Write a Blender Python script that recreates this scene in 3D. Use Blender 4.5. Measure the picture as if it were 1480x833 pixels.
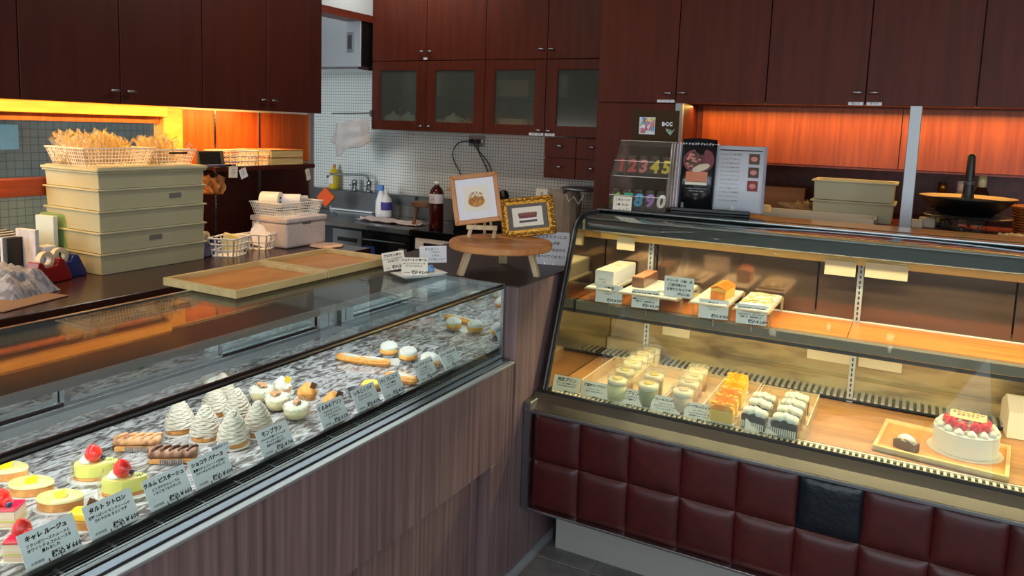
import bpy, math, random
from mathutils import Vector, Matrix, noise
PI = math.pi
sc = bpy.context.scene
col = sc.collection
for o in list(bpy.data.objects): bpy.data.objects.remove(o)

# ------------------------------------------------------------------ camera
YAW, PIT, ROL, FOC, CY, H = 0.49168091, 0.12110513, -0.034693763, 1092.69, 317.8, 1.5
fw = Vector((-math.sin(YAW) * math.cos(PIT), math.cos(YAW) * math.cos(PIT), -math.sin(PIT)))
rt = Vector((math.cos(YAW), math.sin(YAW), 0)); dn = fw.cross(rt)
CR = math.cos(ROL) * rt + math.sin(ROL) * dn; CD = -math.sin(ROL) * rt + math.cos(ROL) * dn
cam_d = bpy.data.cameras.new('camera'); cam = bpy.data.objects.new('camera', cam_d); col.objects.link(cam)
cam.matrix_world = Matrix(((CR.x, -CD.x, -fw.x, 0), (CR.y, -CD.y, -fw.y, 0), (CR.z, -CD.z, -fw.z, H), (0, 0, 0, 1)))
cam_d.sensor_fit = 'HORIZONTAL'; cam_d.sensor_width = 36; cam_d.lens = FOC / 1480 * 36
cam_d.shift_y = -(416.5 - CY) / 1480; cam_d.clip_start = .05; cam_d.clip_end = 60
sc.camera = cam

def at(px, py, ax, val):
    """the point of the photograph's pixel (px, py) on the world plane ax = val"""
    D = fw + CR * ((px - 740) / FOC) + CD * ((py - CY) / FOC)
    i = 'xyz'.index(ax); t = (val - (0, 0, H)[i]) / D[i]
    return Vector((0, 0, H)) + D * t

# ------------------------------------------------------------------ light
w = bpy.data.worlds.new('daylight'); sc.world = w; w.use_nodes = True
w.node_tree.nodes['Background'].inputs[0].default_value = (.75, .87, 1, 1)
w.node_tree.nodes['Background'].inputs[1].default_value = .6
def area(name, loc, size, power, color, direction, spread=PI, long=(1, 0, 0)):
    d = bpy.data.lights.new(name, 'AREA'); d.shape = 'RECTANGLE'; d.size, d.size_y = size
    d.energy = power; d.color = color; d.spread = spread
    o = bpy.data.objects.new(name, d); col.objects.link(o); o.location = loc
    z_ = -Vector(direction).normalized(); x_ = (Vector(long) - z_ * z_.dot(Vector(long))).normalized(); y_ = z_.cross(x_)
    o.rotation_euler = Matrix((x_, y_, z_)).transposed().to_euler(); return o
area('shop_window_daylight', (.4, -2.3, 1.45), (4.2, 2.1), 62, (.80, .90, 1), (-.15, 1, -.08))
area('side_window_daylight', (3.0, -1.0, 1.5), (2.2, 1.8), 50, (.76, .88, 1), (-1, .45, -.12), long=(0, 1, 0))
for k, (x, y, e) in enumerate(((-.6, 1.0, 4), (-2.2, 2.7, 9), (.7, 1.2, 4), (-.9, -.6, 4), (.8, -.8, 4), (-2.1, .6, 4))):
    area('downlight_glow', (x, y, 2.575), (.10, .10), e, (1, .88, .74), (0, 0, -1))
area('kitchen_tube_light', (-3.0, 3.75, 2.55), (1.2, .08), 7, (.93, 1, .96), (0, .1, -1))
area('back_room_fill_light', (-4.0, -.6, 1.7), (1.0, 1.4), 95, (.8, .9, 1), (-.3, 1, -.2))  # added fill light without a source, brightens the space behind the hatch
area('cabinet_strip_light_left', (-3.06, 1.3, 1.536), (3.4, .012), 36, (1, .52, .12), (-.35, 0, -1), long=(0, 1, 0))
area('cabinet_strip_light_right', (0.0, 3.70, 1.634), (2.3, .02), 9.5, (1, .58, .15), (0, -.15, -1))
area('case_strip_light_left', (-1.442, .86, .9665), (2.3, .012), 17, (.93, .97, 1), (.02, 0, -1), long=(0, 1, 0))
area('case_strip_light_top', (-.16, 2.60, 1.160), (1.75, .012), 20, (1, .80, .46), (0, .12, -1))
area('case_strip_light_shelf', (-.16, 2.545, .826), (1.75, .012), 17, (1, .80, .46), (0, -.05, -1))
sc.view_settings.view_transform = 'Standard'; sc.view_settings.look = 'None'
sc.view_settings.gamma = 1; sc.view_settings.use_curve_mapping = False
sc.view_settings.exposure = -0.12
sc.cycles.max_bounces = 12; sc.cycles.transparent_max_bounces = 40; sc.cycles.transmission_bounces = 8
sc.cycles.glossy_bounces = 5; sc.cycles.diffuse_bounces = 4; sc.cycles.sample_clamp_indirect = 3; sc.cycles.sample_clamp_direct = 6

# ------------------------------------------------------------------ materials
def lin(c):
    r = [((v / 255) / 12.92 if v <= 10 else (((v / 255) + .055) / 1.055) ** 2.4) for v in c]
    return (*r, 1)
def mat(name, c, rough=.5, metal=0, spec=.5, emit=0, c2=None, scale=(8, 8, 8), detail=3, bump=0, lo=.35, hi=.65, trans=0, dist=0, coat=0, sss=0):
    m = bpy.data.materials.new(name); m.use_nodes = True; n = m.node_tree.nodes; l = m.node_tree.links
    b = n['Principled BSDF']; b.inputs['Base Color'].default_value = lin(c); b.inputs['Roughness'].default_value = rough
    b.inputs['Metallic'].default_value = metal; b.inputs['Specular IOR Level'].default_value = spec
    b.inputs['Coat Weight'].default_value = coat; b.inputs['Coat Roughness'].default_value = .08
    if sss: b.inputs['Subsurface Weight'].default_value = sss; b.inputs['Subsurface Scale'].default_value = .01
    if emit: b.inputs['Emission Color'].default_value = lin(c); b.inputs['Emission Strength'].default_value = emit
    if c2 or bump:
        tc = n.new('ShaderNodeTexCoord'); mp = n.new('ShaderNodeMapping'); mp.inputs['Scale'].default_value = scale
        nz = n.new('ShaderNodeTexNoise'); nz.inputs['Scale'].default_value = 1; nz.inputs['Detail'].default_value = detail
        nz.inputs['Distortion'].default_value = dist
        l.new(tc.outputs['Object'], mp.inputs[0]); l.new(mp.outputs[0], nz.inputs[0])
        if c2:
            r = n.new('ShaderNodeValToRGB'); r.color_ramp.elements[0].position = lo; r.color_ramp.elements[1].position = hi
            r.color_ramp.elements[0].color = lin(c); r.color_ramp.elements[1].color = lin(c2)
            l.new(nz.outputs[0], r.inputs[0]); l.new(r.outputs[0], b.inputs['Base Color'])
            if emit: l.new(r.outputs[0], b.inputs['Emission Color'])
        if bump:
            bp = n.new('ShaderNodeBump'); bp.inputs['Strength'].default_value = bump; bp.inputs['Distance'].default_value = .004
            l.new(nz.outputs[0], bp.inputs['Height']); l.new(bp.outputs[0], b.inputs['Normal'])
    return m
def glass(name, tint=(255, 255, 255), ior=1.5, rough=0.0, gain=1.0, haze=0.0, hazecol=(230, 230, 230)):
    m = bpy.data.materials.new(name); m.use_nodes = True; n = m.node_tree.nodes; l = m.node_tree.links; n.clear()
    out = n.new('ShaderNodeOutputMaterial'); mx = n.new('ShaderNodeMixShader'); t = n.new('ShaderNodeBsdfTransparent')
    g = n.new('ShaderNodeBsdfGlossy'); g.inputs['Roughness'].default_value = rough; t.inputs[0].default_value = lin(tint)
    f = n.new('ShaderNodeFresnel'); ge = n.new('ShaderNodeNewGeometry'); mi = n.new('ShaderNodeMapRange')   # both faces of a thin pane reflect alike
    mi.inputs['To Min'].default_value = ior; mi.inputs['To Max'].default_value = 1 / ior
    l.new(ge.outputs['Backfacing'], mi.inputs[0]); l.new(mi.outputs[0], f.inputs[0]); mu = n.new('ShaderNodeMath'); mu.operation = 'MULTIPLY'
    mu.inputs[1].default_value = gain; mu.use_clamp = True
    l.new(f.outputs[0], mu.inputs[0]); l.new(mu.outputs[0], mx.inputs[0]); l.new(g.outputs[0], mx.inputs[2])
    if haze:
        d = n.new('ShaderNodeBsdfDiffuse'); d.inputs[0].default_value = lin(hazecol); m2 = n.new('ShaderNodeMixShader')
        m2.inputs[0].default_value = haze; l.new(t.outputs[0], m2.inputs[1]); l.new(d.outputs[0], m2.inputs[2]); l.new(m2.outputs[0], mx.inputs[1])
    else: l.new(t.outputs[0], mx.inputs[1])
    l.new(mx.outputs[0], out.inputs[0]); return m
def gridmat(name, c, c2, pitch, gap, ax, rough=.25):
    """mosaic too fine to build piece by piece: grout lines every `pitch` metres on the two axes in ax"""
    m = bpy.data.materials.new(name); m.use_nodes = True; n = m.node_tree.nodes; l = m.node_tree.links
    b = n['Principled BSDF']; b.inputs['Roughness'].default_value = rough
    ge = n.new('ShaderNodeNewGeometry'); sp = n.new('ShaderNodeSeparateXYZ'); l.new(ge.outputs['Position'], sp.inputs[0])
    res = []
    for a in ax:
        d = n.new('ShaderNodeMath'); d.operation = 'DIVIDE'; d.inputs[1].default_value = pitch; l.new(sp.outputs[a], d.inputs[0])
        f = n.new('ShaderNodeMath'); f.operation = 'FRACT'; l.new(d.outputs[0], f.inputs[0])
        g = n.new('ShaderNodeMath'); g.operation = 'GREATER_THAN'; g.inputs[1].default_value = gap; l.new(f.outputs[0], g.inputs[0]); res.append(g)
    mu = n.new('ShaderNodeMath'); mu.operation = 'MULTIPLY'; l.new(res[0].outputs[0], mu.inputs[0]); l.new(res[1].outputs[0], mu.inputs[1])
    mx = n.new('ShaderNodeMix'); mx.data_type = 'RGBA'; mx.inputs[6].default_value = lin(c2); mx.inputs[7].default_value = lin(c)
    l.new(mu.outputs[0], mx.inputs[0]); l.new(mx.outputs[2], b.inputs['Base Color'])
    bp = n.new('ShaderNodeBump'); bp.inputs['Strength'].default_value = .3; bp.inputs['Distance'].default_value = .001
    l.new(mu.outputs[0], bp.inputs['Height']); l.new(bp.outputs[0], b.inputs['Normal'])
    return m

M = {}
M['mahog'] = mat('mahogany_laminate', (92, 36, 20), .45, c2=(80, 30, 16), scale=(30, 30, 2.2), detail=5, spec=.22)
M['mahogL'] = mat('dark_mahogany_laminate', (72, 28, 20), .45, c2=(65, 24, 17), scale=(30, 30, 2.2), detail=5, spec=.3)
M['cherry'] = mat('cherry_wall_panel', (176, 86, 36), .4, c2=(150, 68, 26), scale=(60, 60, 3), detail=6, spec=.4)
M['pine'] = mat('yellow_pine', (232, 178, 92), .5, c2=(214, 150, 66), scale=(6, 6, 30), detail=4)
M['redrail'] = mat('red_stained_rail', (122, 50, 28), .4, c2=(98, 36, 20), scale=(40, 4, 40))
M['counter'] = mat('dark_brown_worktop', (62, 34, 28), .22, c2=(52, 28, 22), scale=(20, 2, 20), detail=4, spec=.5)
M['walnut'] = mat('striped_dark_walnut', (130, 104, 102), .42, c2=(90, 70, 72), scale=(70, 70, 1.3), detail=6, lo=.3, hi=.7)
M['walnut2'] = mat('dark_walnut_top', (58, 40, 38), .4, c2=(46, 31, 30), scale=(4, 60, 4), detail=5)
M['steel'] = mat('brushed_steel', (190, 192, 195), .22, 1, c2=(170, 172, 176), scale=(3, 3, 80), lo=.2, hi=.8)
M['steelD'] = mat('dull_steel', (140, 142, 145), .38, 1)
M['alum'] = mat('grey_aluminium', (168, 170, 172), .42, .7)
M['black'] = mat('black_rubber', (12, 12, 13), .35)
M['blackgloss'] = mat('black_gloss', (14, 14, 16), .12, spec=.6)
M['darkgrey'] = mat('dark_grey_steel', (70, 70, 72), .35, .5)
M['housing'] = mat('lamp_housing', (66, 62, 60), .5, .2)
M['glass'] = glass('clear_glass', (246, 252, 250), 1.45, gain=.8)
M['topglass'] = glass('top_glass', (250, 254, 252), 1.5, gain=.62)
M['acryl'] = glass('clear_acrylic', (250, 248, 240), 1.45, .02, gain=1.0, haze=.17, hazecol=(236, 212, 176))
M['frost'] = glass('reeded_glass', (206, 208, 200), 1.45, .12, gain=.9, haze=.15, hazecol=(150, 154, 142))
M['bag'] = glass('clear_plastic_film', (252, 250, 244), 1.45, .10, gain=1.1, haze=.05, hazecol=(250, 235, 205))
M['mirror'] = mat('end_mirror', (206, 214, 214), .03, 1)
M['doormirror'] = mat('tinted_sliding_door', (226, 230, 228), .05, 1)
M['warmmirror'] = mat('case_end_panel', (178, 168, 148), .10, 1)
M['rearpanel'] = mat('tinted_rear_door', (104, 84, 72), .12, .75, c2=(92, 72, 62), scale=(3, 3, 40))
M['marble'] = mat('marbled_deck', (70, 62, 60), .2, c2=(166, 162, 162), scale=(62, 24, 10), detail=8, lo=.42, hi=.62, dist=1.2, spec=.6)
M['deckwood'] = mat('oak_deck_board', (140, 98, 54), .42, c2=(112, 74, 36), scale=(3, 50, 20), detail=6)
M['shelfwood'] = mat('orange_oak_shelf', (182, 110, 52), .35, c2=(154, 84, 34), scale=(3, 70, 20), detail=6)
M['leather'] = mat('oxblood_leatherette', (72, 17, 17), .36, c2=(62, 14, 14), scale=(30, 30, 30), bump=.15, spec=.5)
M['leatherB'] = mat('black_leatherette', (13, 22, 30), .28, c2=(9, 15, 22), scale=(60, 60, 60), bump=.5, spec=.5)
M['paper'] = mat('white_card', (232, 230, 234), .7)
M['papercream'] = mat('cream_card', (238, 226, 206), .7)
M['ink'] = mat('black_ink', (28, 24, 26), .8)
M['inkblue'] = mat('blue_ink', (30, 40, 140), .8)
M['inkgrey'] = mat('grey_pencil', (90, 86, 88), .8)
M['wire'] = mat('clip_wire', (200, 200, 205), .2, 1)
M['beige'] = mat('beige_plastic', (184, 178, 146), .45, c2=(176, 170, 136), scale=(3, 3, 3))
M['basket'] = mat('cream_basket_plastic', (238, 226, 206), .4)
M['traywood'] = mat('pale_tray_frame', (222, 196, 138), .5, c2=(204, 174, 114), scale=(30, 5, 30), detail=5)
M['traybase'] = mat('orange_tray_base', (222, 150, 80), .45, c2=(206, 134, 66), scale=(30, 5, 30), detail=5)
M['stoolwood'] = mat('honey_stool_wood', (206, 140, 78), .4, c2=(176, 110, 56), scale=(6, 30, 6), detail=5)
M['legwood'] = mat('weathered_leg_wood', (214, 190, 150), .55, c2=(186, 156, 116), scale=(30, 30, 6), detail=5)
M['white'] = mat('white_plastic', (236, 236, 234), .4)
M['wallwhite'] = mat('white_plaster', (212, 210, 208), .8)
M['ceil'] = mat('ceiling_plaster', (214, 212, 208), .85)
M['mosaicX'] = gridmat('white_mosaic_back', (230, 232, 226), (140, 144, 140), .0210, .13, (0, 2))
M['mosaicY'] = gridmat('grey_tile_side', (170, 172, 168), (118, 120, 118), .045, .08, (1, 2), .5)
M['grout'] = mat('floor_grout', (150, 156, 160), .8)
M['floortile'] = mat('slate_floor_tile', (120, 116, 114), .5, c2=(96, 94, 94), scale=(14, 14, 14), bump=.2)
M['crust'] = mat('tart_crust', (206, 146, 76), .7, c2=(176, 112, 50), scale=(60, 60, 60), bump=.5)
M['choux'] = mat('choux_pastry', (226, 166, 84), .6, c2=(196, 124, 50), scale=(50, 50, 50), bump=.4)
M['cream'] = mat('whipped_cream', (246, 240, 224), .45, sss=.2)
M['montcream'] = mat('chestnut_cream', (216, 204, 188), .6, c2=(196, 180, 160), scale=(40, 40, 40))
M['sugar'] = mat('icing_sugar', (244, 240, 232), .9, c2=(214, 160, 84), scale=(60, 60, 60), lo=.55, hi=.75)
M['lemon'] = mat('lemon_glaze', (248, 226, 120), .12, c2=(252, 240, 190), scale=(20, 20, 20), coat=.6)
M['yellow'] = mat('yellow_fruit', (244, 206, 40), .25, coat=.4)
M['pist'] = mat('pistachio_mousse', (222, 214, 110), .5, c2=(206, 200, 100), scale=(20, 20, 20))
M['straw'] = mat('strawberry_red', (206, 30, 24), .15, c2=(226, 64, 44), scale=(80, 80, 80), coat=.6, lo=.5, hi=.8)
M['redglaze'] = mat('red_glaze', (214, 30, 60), .12, coat=.7)
M['pinkcake'] = mat('pink_cake_side', (236, 176, 160), .5, c2=(244, 226, 206), scale=(4, 4, 160))
M['berry'] = mat('blueberry', (32, 38, 74), .35)
M['choc'] = mat('chocolate', (66, 36, 24), .35, c2=(84, 46, 30), scale=(40, 40, 40))
M['chocgrey'] = mat('chocolate_sponge', (84, 68, 58), .7, c2=(60, 46, 38), scale=(90, 90, 90), bump=.4)
M['braid'] = mat('baked_braid', (190, 138, 92), .5, c2=(120, 74, 44), scale=(40, 40, 40), bump=.3)
M['nut'] = mat('roast_walnut', (176, 130, 84), .5, c2=(136, 92, 54), scale=(60, 60, 60), bump=.4)
M['orangejelly'] = mat('orange_jelly', (246, 146, 24), .08, c2=(252, 190, 60), scale=(30, 30, 30), coat=.8, sss=.2)
M['yellowcake'] = mat('yellow_mousse', (250, 204, 84), .3, sss=.2)
M['bakedcheese'] = mat('baked_cheese_side', (250, 190, 90), .5)
M['bakedtop'] = mat('baked_cheese_top', (196, 98, 26), .35, c2=(226, 138, 46), scale=(30, 30, 30))
M['foil'] = mat('foil_cup', (214, 216, 220), .25, 1)
M['paperplate'] = mat('white_paper_plate', (244, 240, 232), .6)
M['puddingw'] = mat('white_pudding', (250, 238, 200), .35, sss=.2)
M['puddingg'] = mat('matcha_pudding', (146, 152, 92), .35)
M['puddingp'] = mat('milk_tea_pudding', (226, 196, 166), .35)
M['lidclear'] = glass('clear_lid', (252, 251, 246), 1.4, .05, gain=.8, haze=.03, hazecol=(250, 240, 225))
M['rackclear'] = glass('clear_rack_acrylic', (246, 244, 238), 1.4, .03, haze=.02)
M['blue'] = mat('navy_plastic', (28, 46, 110), .35)
M['red'] = mat('dark_red_plastic', (130, 26, 30), .35)
M['tape'] = mat('tape_roll', (206, 190, 160), .4)
M['gold'] = mat('gilt_frame', (186, 132, 50), .3, .85, c2=(150, 98, 30), scale=(90, 90, 90), bump=.6)
M['grey'] = mat('grey_mount', (110, 102, 96), .8)
M['wicker'] = mat('wicker', (186, 104, 48), .6, c2=(150, 76, 30), scale=(90, 90, 90), bump=.5)

# ------------------------------------------------------------------ mesh helpers
def wm(o):
    m = Matrix.Translation(o.location) @ o.rotation_euler.to_matrix().to_4x4()
    return wm(o.parent) @ m if o.parent else m
class MB:
    def __init__(s): s.v = []; s.f = []
    def add(s, v, f, T=None):
        k = len(s.v)
        s.v += [tuple(T @ Vector(p)) if T else tuple(p) for p in v]; s.f += [tuple(i + k for i in q) for q in f]; return s
    def box(s, x0, x1, y0, y1, z0, z1, T=None):
        return s.add([(x0, y0, z0), (x1, y0, z0), (x1, y1, z0), (x0, y1, z0), (x0, y0, z1), (x1, y0, z1), (x1, y1, z1), (x0, y1, z1)],
                     [(0, 3, 2, 1), (4, 5, 6, 7), (0, 1, 5, 4), (1, 2, 6, 5), (2, 3, 7, 6), (3, 0, 4, 7)], T)
    def taper(s, a, b, z0, z1, T=None):
        """frustum with half sizes a=(x,y) at z0 and b=(x,y) at z1"""
        v = [(-a[0], -a[1], z0), (a[0], -a[1], z0), (a[0], a[1], z0), (-a[0], a[1], z0), (-b[0], -b[1], z1), (b[0], -b[1], z1), (b[0], b[1], z1), (-b[0], b[1], z1)]
        return s.add(v, [(0, 3, 2, 1), (4, 5, 6, 7), (0, 1, 5, 4), (1, 2, 6, 5), (2, 3, 7, 6), (3, 0, 4, 7)], T)
    def lathe(s, prof, n=24, T=None, fn=None, cap=True):
        v = []; f = []
        for r, z in prof:
            for i in range(n):
                a = 2 * PI * i / n; rr, zz = (r, z) if fn is None else fn(a, r, z)
                v.append((rr * math.cos(a), rr * math.sin(a), zz))
        for j in range(len(prof) - 1):
            for i in range(n):
                k = (i + 1) % n; f.append((j * n + i, j * n + k, (j + 1) * n + k, (j + 1) * n + i))
        if cap:
            f.append(tuple(range(n))[::-1]); f.append(tuple((len(prof) - 1) * n + i for i in range(n)))
        return s.add(v, f, T)
    def tube(s, pts, r, n=8, T=None, cap=True):
        pts = [Vector(p) for p in pts]; rs = r if isinstance(r, (list, tuple)) else [r] * len(pts); v = []; f = []
        up = Vector((0, 0, 1))
        for i, p in enumerate(pts):
            d = (pts[min(i + 1, len(pts) - 1)] - pts[max(i - 1, 0)]).normalized()
            u = up if abs(d.dot(up)) < .95 else Vector((1, 0, 0)); a = d.cross(u).normalized(); b = a.cross(d)
            for k in range(n):
                t = 2 * PI * k / n; v.append(p + (a * math.cos(t) + b * math.sin(t)) * rs[i])
        for i in range(len(pts) - 1):
            for k in range(n):
                q = (k + 1) % n; f.append((i * n + k, i * n + q, (i + 1) * n + q, (i + 1) * n + k))
        if cap: f.append(tuple(range(n))[::-1]); f.append(tuple((len(pts) - 1) * n + k for k in range(n)))
        return s.add(v, f, T)
    def extr(s, poly, axis, a, b, T=None):
        """polygon in the plane of the other two axes, extruded along axis from a to b"""
        def P(p, t): return {'x': (t, p[0], p[1]), 'y': (p[0], t, p[1]), 'z': (p[0], p[1], t)}[axis]
        n = len(poly); v = [P(p, a) for p in poly] + [P(p, b) for p in poly]
        f = [tuple(range(n)), tuple(range(n, 2 * n))[::-1]] + [(i, (i + 1) % n, n + (i + 1) % n, n + i) for i in range(n)]
        return s.add(v, f, T)
    def ball(s, c, r, n=12, m=8, T=None, fn=None):
        v = []; f = []; rx, ry, rz = (r, r, r) if not isinstance(r, tuple) else r
        for j in range(m + 1):
            t = PI * j / m
            for i in range(n):
                a = 2 * PI * i / n; d = Vector((math.sin(t) * math.cos(a), math.sin(t) * math.sin(a), math.cos(t)))
                k = 1 if fn is None else fn(d)
                v.append((c[0] + d.x * rx * k, c[1] + d.y * ry * k, c[2] + d.z * rz * k))
        for j in range(m):
            for i in range(n):
                k = (i + 1) % n; f.append((j * n + i, (j + 1) * n + i, (j + 1) * n + k, j * n + k))
        return s.add(v, f, T)
    def build(s, name, m, parent=None, world=False, smooth=False, bevel=0, seg=1, solid=0):
        me = bpy.data.meshes.new(name)
        vs = s.v
        if world and parent is not None:
            I = wm(parent).inverted()
            vs = [tuple(I @ Vector(p)) for p in vs]
        me.from_pydata(vs, [], s.f); me.materials.append(m)
        import bmesh
        bm = bmesh.new(); bm.from_mesh(me); bmesh.ops.recalc_face_normals(bm, faces=bm.faces); bm.to_mesh(me); bm.free()
        if smooth: me.polygons.foreach_set('use_smooth', [True] * len(me.polygons))
        o = bpy.data.objects.new(name, me); col.objects.link(o)
        if parent is not None: o.parent = parent
        if bevel:
            md = o.modifiers.new('bevel', 'BEVEL'); md.width = bevel; md.segments = seg; md.limit_method = 'ANGLE'
        if solid:
            md = o.modifiers.new('thickness', 'SOLIDIFY'); md.thickness = solid
        return o
def mbox(*a, **k): return MB().box(*a, **k)
def tag(o, label, cat, group=None):
    o['label'] = label; o['category'] = cat
    if group: o['group'] = group
    return o
def thing(name, label, cat, loc=(0, 0, 0), rz=0, group=None, rx=0, ry=0):
    o = bpy.data.objects.new(name, None); col.objects.link(o); o.empty_display_size = .02
    o.location = loc; o.rotation_euler = (rx, ry, rz); return tag(o, label, cat, group)
def struct(o): o['kind'] = 'structure'; return o
def dup(src, loc=None, rz=None, label=None, parent=None, group=None, scale=None):
    c = src.copy(); col.objects.link(c)
    if parent is not None: c.parent = parent
    if loc is not None: c.location = loc
    if rz is not None: c.rotation_euler[2] = rz
    if label: c['label'] = label
    if group: c['group'] = group
    if scale: c.scale = (scale,) * 3 if not isinstance(scale, tuple) else scale
    for ch in list(src.children): dup(ch, parent=c)
    return c
TCACHE = {}
def textdata(s, size, shear=.12, bold=0, res=1):
    key = (s, size, shear, bold, res)
    if key not in TCACHE:
        cu = bpy.data.curves.new('t', 'FONT'); cu.body = s; cu.size = size; cu.shear = shear; cu.resolution_u = res
        cu.align_x = 'CENTER'; cu.align_y = 'CENTER'; cu.offset = bold
        o = bpy.data.objects.new('t', cu); col.objects.link(o)
        dg = bpy.context.evaluated_depsgraph_get(); me = bpy.data.meshes.new_from_object(o.evaluated_get(dg))
        TCACHE[key] = ([tuple(v.co) for v in me.vertices], [tuple(p.vertices) for p in me.polygons])
        bpy.data.objects.remove(o); bpy.data.meshes.remove(me); bpy.data.curves.remove(cu)
    return TCACHE[key]
UP = Matrix.Rotation(PI / 2, 4, 'X')     # XY lettering -> upright, read from -Y
def lettering(lines, parent, m, y=-.0008, name='lettering', T=UP):
    """lines: (text, size, x, z[, shear[, bold]])"""
    b = MB()
    for ln in lines:
        v, f = textdata(ln[0], ln[1], ln[4] if len(ln) > 4 else .12, ln[5] if len(ln) > 5 else 0)
        b.add(v, f, Matrix.Translation((ln[2], y, ln[3])) @ T)
    me = bpy.data.meshes.new(name); me.from_pydata(b.v, [], b.f); me.materials.append(m)
    o = bpy.data.objects.new(name, me); col.objects.link(o); o.parent = parent; return o
def card(loc, rz, lean, w, h, lines, label, name='price_card', m=None, ink=None, group=None, clip=True, cat='card', roll=0):
    o = MB().box(-w / 2, w / 2, -.0004, .0004, 0, h).build(name, m or M['paper'])
    o.location = loc; o.rotation_mode = 'XYZ'; o.rotation_euler = (-lean, roll, rz); tag(o, label, cat, group)
    if lines: lettering(lines, o, ink or M['ink'])
    if clip:
        c = MB()
        for sx in (-.11, .11):
            x = w * sx; c.box(x - .0009, x + .0009, -.0016, -.0004, 0, .007).box(x - .0012, x + .0012, .0004, .0016, 0, .010)
        c.build('card_clip', M['wire'], o)
    return o
# ------------------------------------------------------------------ the setting
struct(mbox(-4.6, 3.2, -2.6, 4.6, -.06, -.006).build('floor', M['grout']))
fl = bpy.data.objects['floor']
for i in range(12):                                   # floor tiles, one by one where they are seen
    for j in range(8):
        x0 = -1.078 + i * .205; y1 = 2.48 - j * .205
        if x0 < -1.2: continue
        mbox(x0 + .003, x0 + .202, y1 - .202, y1 - .003, -.006, 0).build('floor_tile', M['floortile'], fl, bevel=.002)
t = mbox(-4.6, 3.2, -2.6, .84, -.006, -.001).build('far_floor_tiles', gridmat('far_floor_grid', (92, 90, 90), (150, 156, 160), .205, .03, (0, 1), .5), fl); t['kind'] = 'stuff'
t = mbox(1.382, 3.2, .84, 2.48, -.006, -.001).build('side_floor_tiles', bpy.data.materials['far_floor_grid'], fl); t['kind'] = 'stuff'
struct(mbox(-4.6, 3.2, -2.6, 4.6, 2.6, 2.68).build('ceiling', M['ceil']))
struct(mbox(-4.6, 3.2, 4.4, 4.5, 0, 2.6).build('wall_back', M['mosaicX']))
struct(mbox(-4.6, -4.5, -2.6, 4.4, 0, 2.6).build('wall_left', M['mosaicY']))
struct(MB().box(3.1, 3.2, -2.6, -2.12, 0, 2.6).box(3.1, 3.2, .12, 4.4, 0, 2.6).box(3.1, 3.2, -2.12, .12, 0, .58).box(3.1, 3.2, -2.12, .12, 2.42, 2.6).build('wall_right', M['wallwhite']))
w2_ = struct(MB().box(3.12, 3.18, -2.12, -2.07, .58, 2.42).box(3.12, 3.18, .07, .12, .58, 2.42).box(3.12, 3.18, -1.025, -.975, .58, 2.42).build('window_2', M['darkgrey']))
mbox(3.147, 3.153, -2.07, .07, .58, 2.42).build('window_pane', M['glass'], w2_)
# shop front behind the camera: mullions, sill and header round the big window
f = MB()
f.box(-4.6, 3.2, -2.62, -2.52, 0, .35).box(-4.6, 3.2, -2.62, -2.52, 2.5, 2.6).box(-4.6, -1.75, -2.62, -2.52, .35, 2.5).box(2.55, 3.2, -2.62, -2.52, .35, 2.5)
struct(f.build('wall_front', M['wallwhite']))
wf = struct(MB().box(-1.75, -1.69, -2.6, -2.54, .35, 2.5).box(2.49, 2.55, -2.6, -2.54, .35, 2.5).box(-.32, -.27, -2.6, -2.54, .35, 2.5).box(1.1, 1.15, -2.6, -2.54, .35, 2.5).build('window_1', M['darkgrey']))
mbox(-1.69, 2.49, -2.575, -2.569, .35, 2.5).build('window_pane', M['glass'], wf)
# partition on the left with the hatch through to the back room
p = MB()
p.box(-3.33, -3.25, -2.5, 3.45, 0, .85).box(-3.33, -3.25, 2.55, 3.45, .85, 1.53).box(-3.33, -3.25, -2.5, 3.45, 1.53, 2.6)
pw = struct(p.build('wall_partition', M['wallwhite']))
tr = MB().box(-3.245, -3.2, -1.0, 2.44, 1.495, 1.545).build('hatch_head_board', M['pine'], pw, bevel=.003)
MB().box(-3.31, -3.235, 2.44, 2.55, .85, 1.54).build('hatch_post', M['pine'], pw, bevel=.003)
MB().box(-3.31, -3.26, -1.0, 2.44, 1.462, 1.53).build('hatch_head_rail', M['cherry'], pw)
MB().box(-3.32, -3.235, -1.0, 2.44, 1.148, 1.222).build('hatch_sill_rail', M['redrail'], pw, bevel=.003)
MB().box(-3.295, -3.291, -1.0, 2.44, .85, 1.462).build('hatch_pane', M['glass'], pw)
for y0, y1 in ((2.552, 2.738), (2.748, 3.039), (3.049, 3.43)):
    MB().box(-3.25, -3.238, y0, y1, 1.26, 1.535).build('wall_panel', M['cherry'], pw)
    MB().box(-3.25, -3.238, y0, y1, .852, 1.245).build('wall_panel', M['mahogL'], pw)
for y in (2.743, 3.044):
    b = MB().box(-3.246, -3.234, y - .006, y + .006, .852, 1.535).build('shelf_standard', M['steel'], pw)
    s = MB()
    for k in range(32): s.box(-3.2342, -3.2335, y - .0022, y + .0022, .87 + k * .0205, .882 + k * .0205)
    s = s.build('standard_slots', M['black'], b); s['kind'] = 'stuff'
struct(MB().box(-3.345, -3.225, 3.43, 3.462, 0, 2.6).build('trim_1', M['alum']))
# the kitchen end: white bulkhead and brown beam over the hood
struct(MB().box(-4.5, -3.28, 3.62, 3.68, 2.25, 2.6).build('wall_bulkhead', M['wallwhite']))
struct(MB().box(-3.36, -3.27, 3.5, 4.4, 2.2, 2.6).build('wall_kitchen_return', M['wallwhite']))
struct(MB().box(-3.40, -3.262, 3.46, 4.4, 2.155, 2.2).build('trim_2', M['redrail']))
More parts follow.
